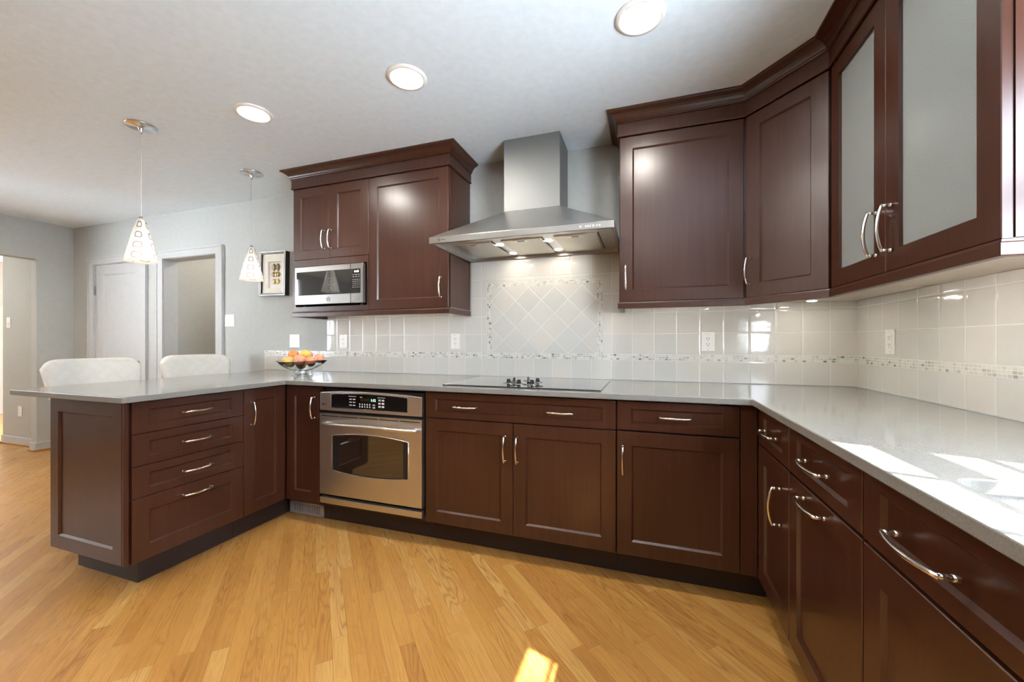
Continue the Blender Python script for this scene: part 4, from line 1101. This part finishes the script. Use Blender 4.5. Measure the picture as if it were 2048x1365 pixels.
for a, b, c, d in ((au0, au0 + e, az0, az1), (au1 - e, au1, az0, az1), (au0, au1, az0, az0 + e), (au0, au1, az1 - e, az1), (au0 + fw - e, au0 + fw, az0 + fw, az1 - fw), (au1 - fw, au1 - fw + e, az0 + fw, az1 - fw)): fbox(bm, FA, a, b, D, D + 0.0015, c, d)
link('silver_edge', bm, FRAMES, ar)
mu0, mu1, mz0, mz1 = au0 + fw, au1 - fw, az0 + fw, az1 - fw
iu0, iu1, iz0, iz1 = -4.252, -4.100, 1.630, 1.862
bm = bmesh.new(); fbox(bm, FA, mu0, iu0, 0.012, 0.030, mz0, mz1); fbox(bm, FA, iu1, mu1, 0.012, 0.030, mz0, mz1); fbox(bm, FA, iu0, iu1, 0.012, 0.030, mz0, iz0); fbox(bm, FA, iu0, iu1, 0.012, 0.030, iz1, mz1)
link('mat', bm, MATB, ar)
bm = bmesh.new(); fbox(bm, FA, mu0, mu1, 0.003, 0.0115, mz0, mz1); link('backing', bm, MATP, ar)
def blob(cu, cz, ru, rz, mat, inner=True):
    bm = bmesh.new()
    for s, n0 in ((1.0, 0.0118), (0.62, 0.0165)):
        N = 20; rings = []
        for f, nn in ((1.0, n0), (0.92, n0 + 0.005), (0.7, n0 + 0.0065), (0.0, n0 + 0.0055)):
            if f == 0: rings.append([bm.verts.new(FA(cu, nn, cz))])
            else: rings.append([bm.verts.new(FA(cu + s * f * ru * math.cos(2 * math.pi * k / N) * (1 + 0.08 * math.cos(4 * 2 * math.pi * k / N)), nn, cz + s * f * rz * math.sin(2 * math.pi * k / N))) for k in range(N)])
        for a, b in zip(rings, rings[1:]):
            for k in range(N):
                j = (k + 1) % N
                if len(b) == 1: bm.faces.new((a[k], a[j], b[0]))
                else: bm.faces.new((a[k], a[j], b[j], b[k]))
    link('relief', bm, mat, ar, smooth=True)
blob(-4.199, 1.815, 0.023, 0.035, GOLDD); blob(-4.152, 1.815, 0.023, 0.035, GOLDD)
blob(-4.204, 1.754, 0.021, 0.024, GOLDD); blob(-4.174, 1.754, 0.020, 0.024, GOLD); blob(-4.145, 1.754, 0.021, 0.024, GOLDD)
blob(-4.196, 1.692, 0.023, 0.024, GOLD); blob(-4.152, 1.692, 0.023, 0.024, GOLD)
bm = bmesh.new(); fbox(bm, FA, mu0, mu1, 0.034, 0.036, mz0, mz1)
pg = NT('picture_glass'); pg.base((1, 1, 1)); pg.set(Roughness=0.0)
tr = pg.n('ShaderNodeBsdfTransparent'); gl = pg.n('ShaderNodeBsdfGlossy'); gl.inputs['Roughness'].default_value = 0.02
mx = pg.n('ShaderNodeMixShader'); fz = pg.n('ShaderNodeFresnel'); fz.inputs[0].default_value = 1.06
pg.lk(fz.outputs[0], mx.inputs[0]); pg.lk(tr.outputs[0], mx.inputs[1]); pg.lk(gl.outputs[0], mx.inputs[2]); pg.lk(mx.outputs[0], pg.out.inputs[0])
link('glazing', bm, pg.m, ar)

# ------------------------------------------------------------------ outlets and switches
DARK = flat('dark_slot', (0.02, 0.02, 0.02), 0.6)
def plate(name, F, u0, u1, z0, z1, label, cat, kind, group):
    c = F((u0 + u1) / 2, 0, (z0 + z1) / 2)
    t = thing(name, c, label, cat, group)
    bm = bmesh.new(); fbox(bm, F, u0, u1, 0.0004, 0.0060, z0, z1); link('plate', bm, WHITEP, t, bevel=0.0022)
    um, zm = (u0 + u1) / 2, (z0 + z1) / 2; wd, ht = u1 - u0, z1 - z0
    if kind == 'outlet':
        bm = bmesh.new(); fbox(bm, F, um - wd * 0.235, um + wd * 0.235, 0.006, 0.0072, zm - ht * 0.29, zm + ht * 0.29); s = link('receptacle', bm, WHITEP, t, bevel=0.0006)
        bm = bmesh.new()
        for zz in (zm - ht * 0.145, zm + ht * 0.145):
            fbox(bm, F, um - wd * 0.11, um - wd * 0.075, 0.0072, 0.0075, zz, zz + ht * 0.07); fbox(bm, F, um + wd * 0.075, um + wd * 0.11, 0.0072, 0.0075, zz, zz + ht * 0.07)
            fbox(bm, F, um - wd * 0.03, um + wd * 0.03, 0.0072, 0.0075, zz - ht * 0.075, zz - ht * 0.035)
        link('slots', bm, DARK, s)
    else:
        for k in range(kind):
            uu = um + (k - (kind - 1) / 2) * wd / kind * 0.86
            bm = bmesh.new(); fbox(bm, F, uu - 0.0175, uu + 0.0175, 0.006, 0.0075, zm - ht * 0.29, zm + ht * 0.29); s = link('rocker', bm, WHITEP, t, bevel=0.0006)
            bm = bmesh.new(); fbox(bm, F, uu - 0.013, uu + 0.013, 0.0075, 0.0100, zm - ht * 0.25, zm + ht * 0.0); fbox(bm, F, uu - 0.0135, uu + 0.0135, 0.0075, 0.0078, zm - ht * 0.265, zm - ht * 0.252); link('paddle', bm, KEYW if kind == 1 else WHITEP, s)
    bm = bmesh.new()
    for zz in (z0 + ht * 0.1, z1 - ht * 0.1): fbox(bm, F, um - 0.002, um + 0.002, 0.006, 0.0064, zz - 0.002, zz + 0.002)
    link('screws', bm, FRAMES, t)
FT = Frame(0, TY - 0.0002, 1, 0, 0, -1); FW = Frame(0, -0.0002, 1, 0, 0, -1); FTR = Frame(TY - 0.0002, 0, 0, 1, -1, 0)
plate('wall_outlet', FT, -3.484, -3.410, 1.107, 1.219, 'white outlet on the tile below the microwave cabinet', 'outlet', 'outlet', 'white outlets')
plate('wall_outlet', FT, -2.462, -2.390, 1.106, 1.219, 'white outlet on the tile left of the diamond tile panel', 'outlet', 'outlet', 'white outlets')
plate('wall_outlet', FT, -0.777, -0.704, 1.102, 1.217, 'white outlet on the tile below the wide-door cabinet right of the hood', 'outlet', 'outlet', 'white outlets')
plate('wall_outlet', FTR, -0.354, -0.280, 1.100, 1.218, 'white outlet plate on the right wall tile near the corner', 'outlet', 'outlet', 'white outlets')
plate('light_switch', FW, -4.028, -3.918, 1.110, 1.223, 'white double switch plate on the wall above the fruit bowl', 'switch', 2, 'white switches')
plate('light_switch', FW, -4.816, -4.697, 1.302, 1.413, 'white double switch plate beside the doorway casing', 'switch', 2, 'white switches')
FPS = Frame(0, -0.2002, 1, 0, 0, -1)
plate('light_switch', FPS, -8.045, -7.970, 1.32, 1.44, 'white single switch on the wall through the left opening', 'switch', 1, 'white switches')
plate('wall_outlet', FPS, -7.805, -7.730, 0.32, 0.435, 'white outlet low on the wall through the left opening', 'outlet', 'outlet', 'white outlets')

# ------------------------------------------------------------------ fruit bowl and peaches
BX, BY, BZ = -3.482, -0.388, 0.9145
bw = thing('fruit_bowl', (BX, BY, BZ), 'clear footed glass bowl heaped with peaches where the peninsula meets the back counter', 'bowl')
bm = bmesh.new()
o = [(0, 0.034), (0.045, 0.034), (0.062, 0.036), (0.100, 0.052), (0.140, 0.078), (0.168, 0.105), (0.1705, 0.1065)]
i_ = [(0.1690, 0.108), (0.1640, 0.1065), (0.136, 0.083), (0.097, 0.058), (0.060, 0.042), (0.030, 0.040), (0, 0.040)]
lathe(bm, o + i_, (BX, BY, BZ), 56)
# pinch the rim up at left and right into a boat shape
for v in bm.verts:
    dx = v.co.x - BX; dy = v.co.y - BY; r = math.hypot(dx, dy)
    if r > 0.09:
        k = (r - 0.09) / 0.08; c2 = (dx / r) ** 2
        v.co.z += 0.010 * k * (c2 - 0.6); v.co.x += dx * 0.04 * k * c2; v.co.y -= dy * 0.10 * k * (1 - c2)
link('bowl', bm, GLASS, bw, smooth=True)
bm = bmesh.new(); lathe(bm, [(0.036, 0.0005), (0.068, 0.0005), (0.068, 0.004), (0.056, 0.010), (0.056, 0.028), (0.062, 0.0335), (0.034, 0.0335), (0.044, 0.026), (0.046, 0.012)], (BX, BY, BZ), 40, close=True); link('foot', bm, GLASS, bw, smooth=True)

def peach(x, y, z, r, kind, label, rot):
    bm = bmesh.new(); bmesh.ops.create_uvsphere(bm, u_segments=28, v_segments=18, radius=1.0)
    M = Matrix.Rotation(rot[0], 4, 'X') @ Matrix.Rotation(rot[1], 4, 'Y') @ Matrix.Rotation(rot[2], 4, 'Z')
    for v in bm.verts:
        a = math.atan2(v.co.y, v.co.x); p = v.co.z; hr = math.hypot(v.co.x, v.co.y)
        g = math.exp(-(a / 0.16) ** 2) * 0.07 * hr                      # crease down one side
        s = 1 - g
        z_ = p - (0.16 * math.exp(-(hr / 0.22) ** 2) if p > 0 else -0.03 * math.exp(-(hr / 0.2) ** 2))
        v.co = M @ Vector((v.co.x * s, v.co.y * s, z_ * 0.96)) * r
    t = thing('peach', (x, y, z - r), label, 'peach', 'peaches in the glass bowl')
    bmesh.ops.translate(bm, verts=bm.verts[:], vec=(x, y, z)); link('flesh', bm, PEACH[kind], t, smooth=True)
    tip = M @ Vector((0, 0, 0.80)) * r; tip2 = M @ Vector((0, 0, 0.96)) * r; c = Vector((x, y, z))
    bm = bmesh.new(); tube(bm, [c + tip, c + tip2], r * 0.06, 6); link('stem', bm, STEM, t)
PL = [(-3.576, -0.375, 1.060, 0.040, 'orange', 'deep orange peach at the top left of the heap'),
      (-3.624, -0.346, 1.034, 0.034, 'orange', 'orange peach low at the far left behind the yellow-green one'),
      (-3.590, -0.426, 1.014, 0.036, 'green', 'small yellow-green peach at the left front of the bowl'),
      (-3.520, -0.460, 1.016, 0.042, 'green', 'large greenish peach with a rosy side at the front left of the middle'),
      (-3.458, -0.380, 1.062, 0.039, 'yellow', 'golden yellow peach at the top right of the heap'),
      (-3.510, -0.310, 1.056, 0.038, 'coral', 'peach peeping out behind between the orange and golden ones'),
      (-3.438, -0.452, 1.026, 0.042, 'pink', 'pink and orange peach at the front right of the middle'),
      (-3.370, -0.420, 1.020, 0.036, 'coral', 'coral peach at the right front of the bowl'),
      (-3.362, -0.352, 1.038, 0.036, 'pink', 'rosy peach at the far right back of the bowl'),
      (-3.482, -0.395, 0.990, 0.034, 'yellow', 'yellowish peach deep at the bottom centre of the bowl')]
for i, (x, y, z, r, k, l) in enumerate(PL):
    rr = random.Random(i * 5 + 1)
    peach(x, y, z, r, k, l, (rr.uniform(-0.9, 0.9), rr.uniform(-0.9, 0.9), rr.uniform(0, 6.28)))
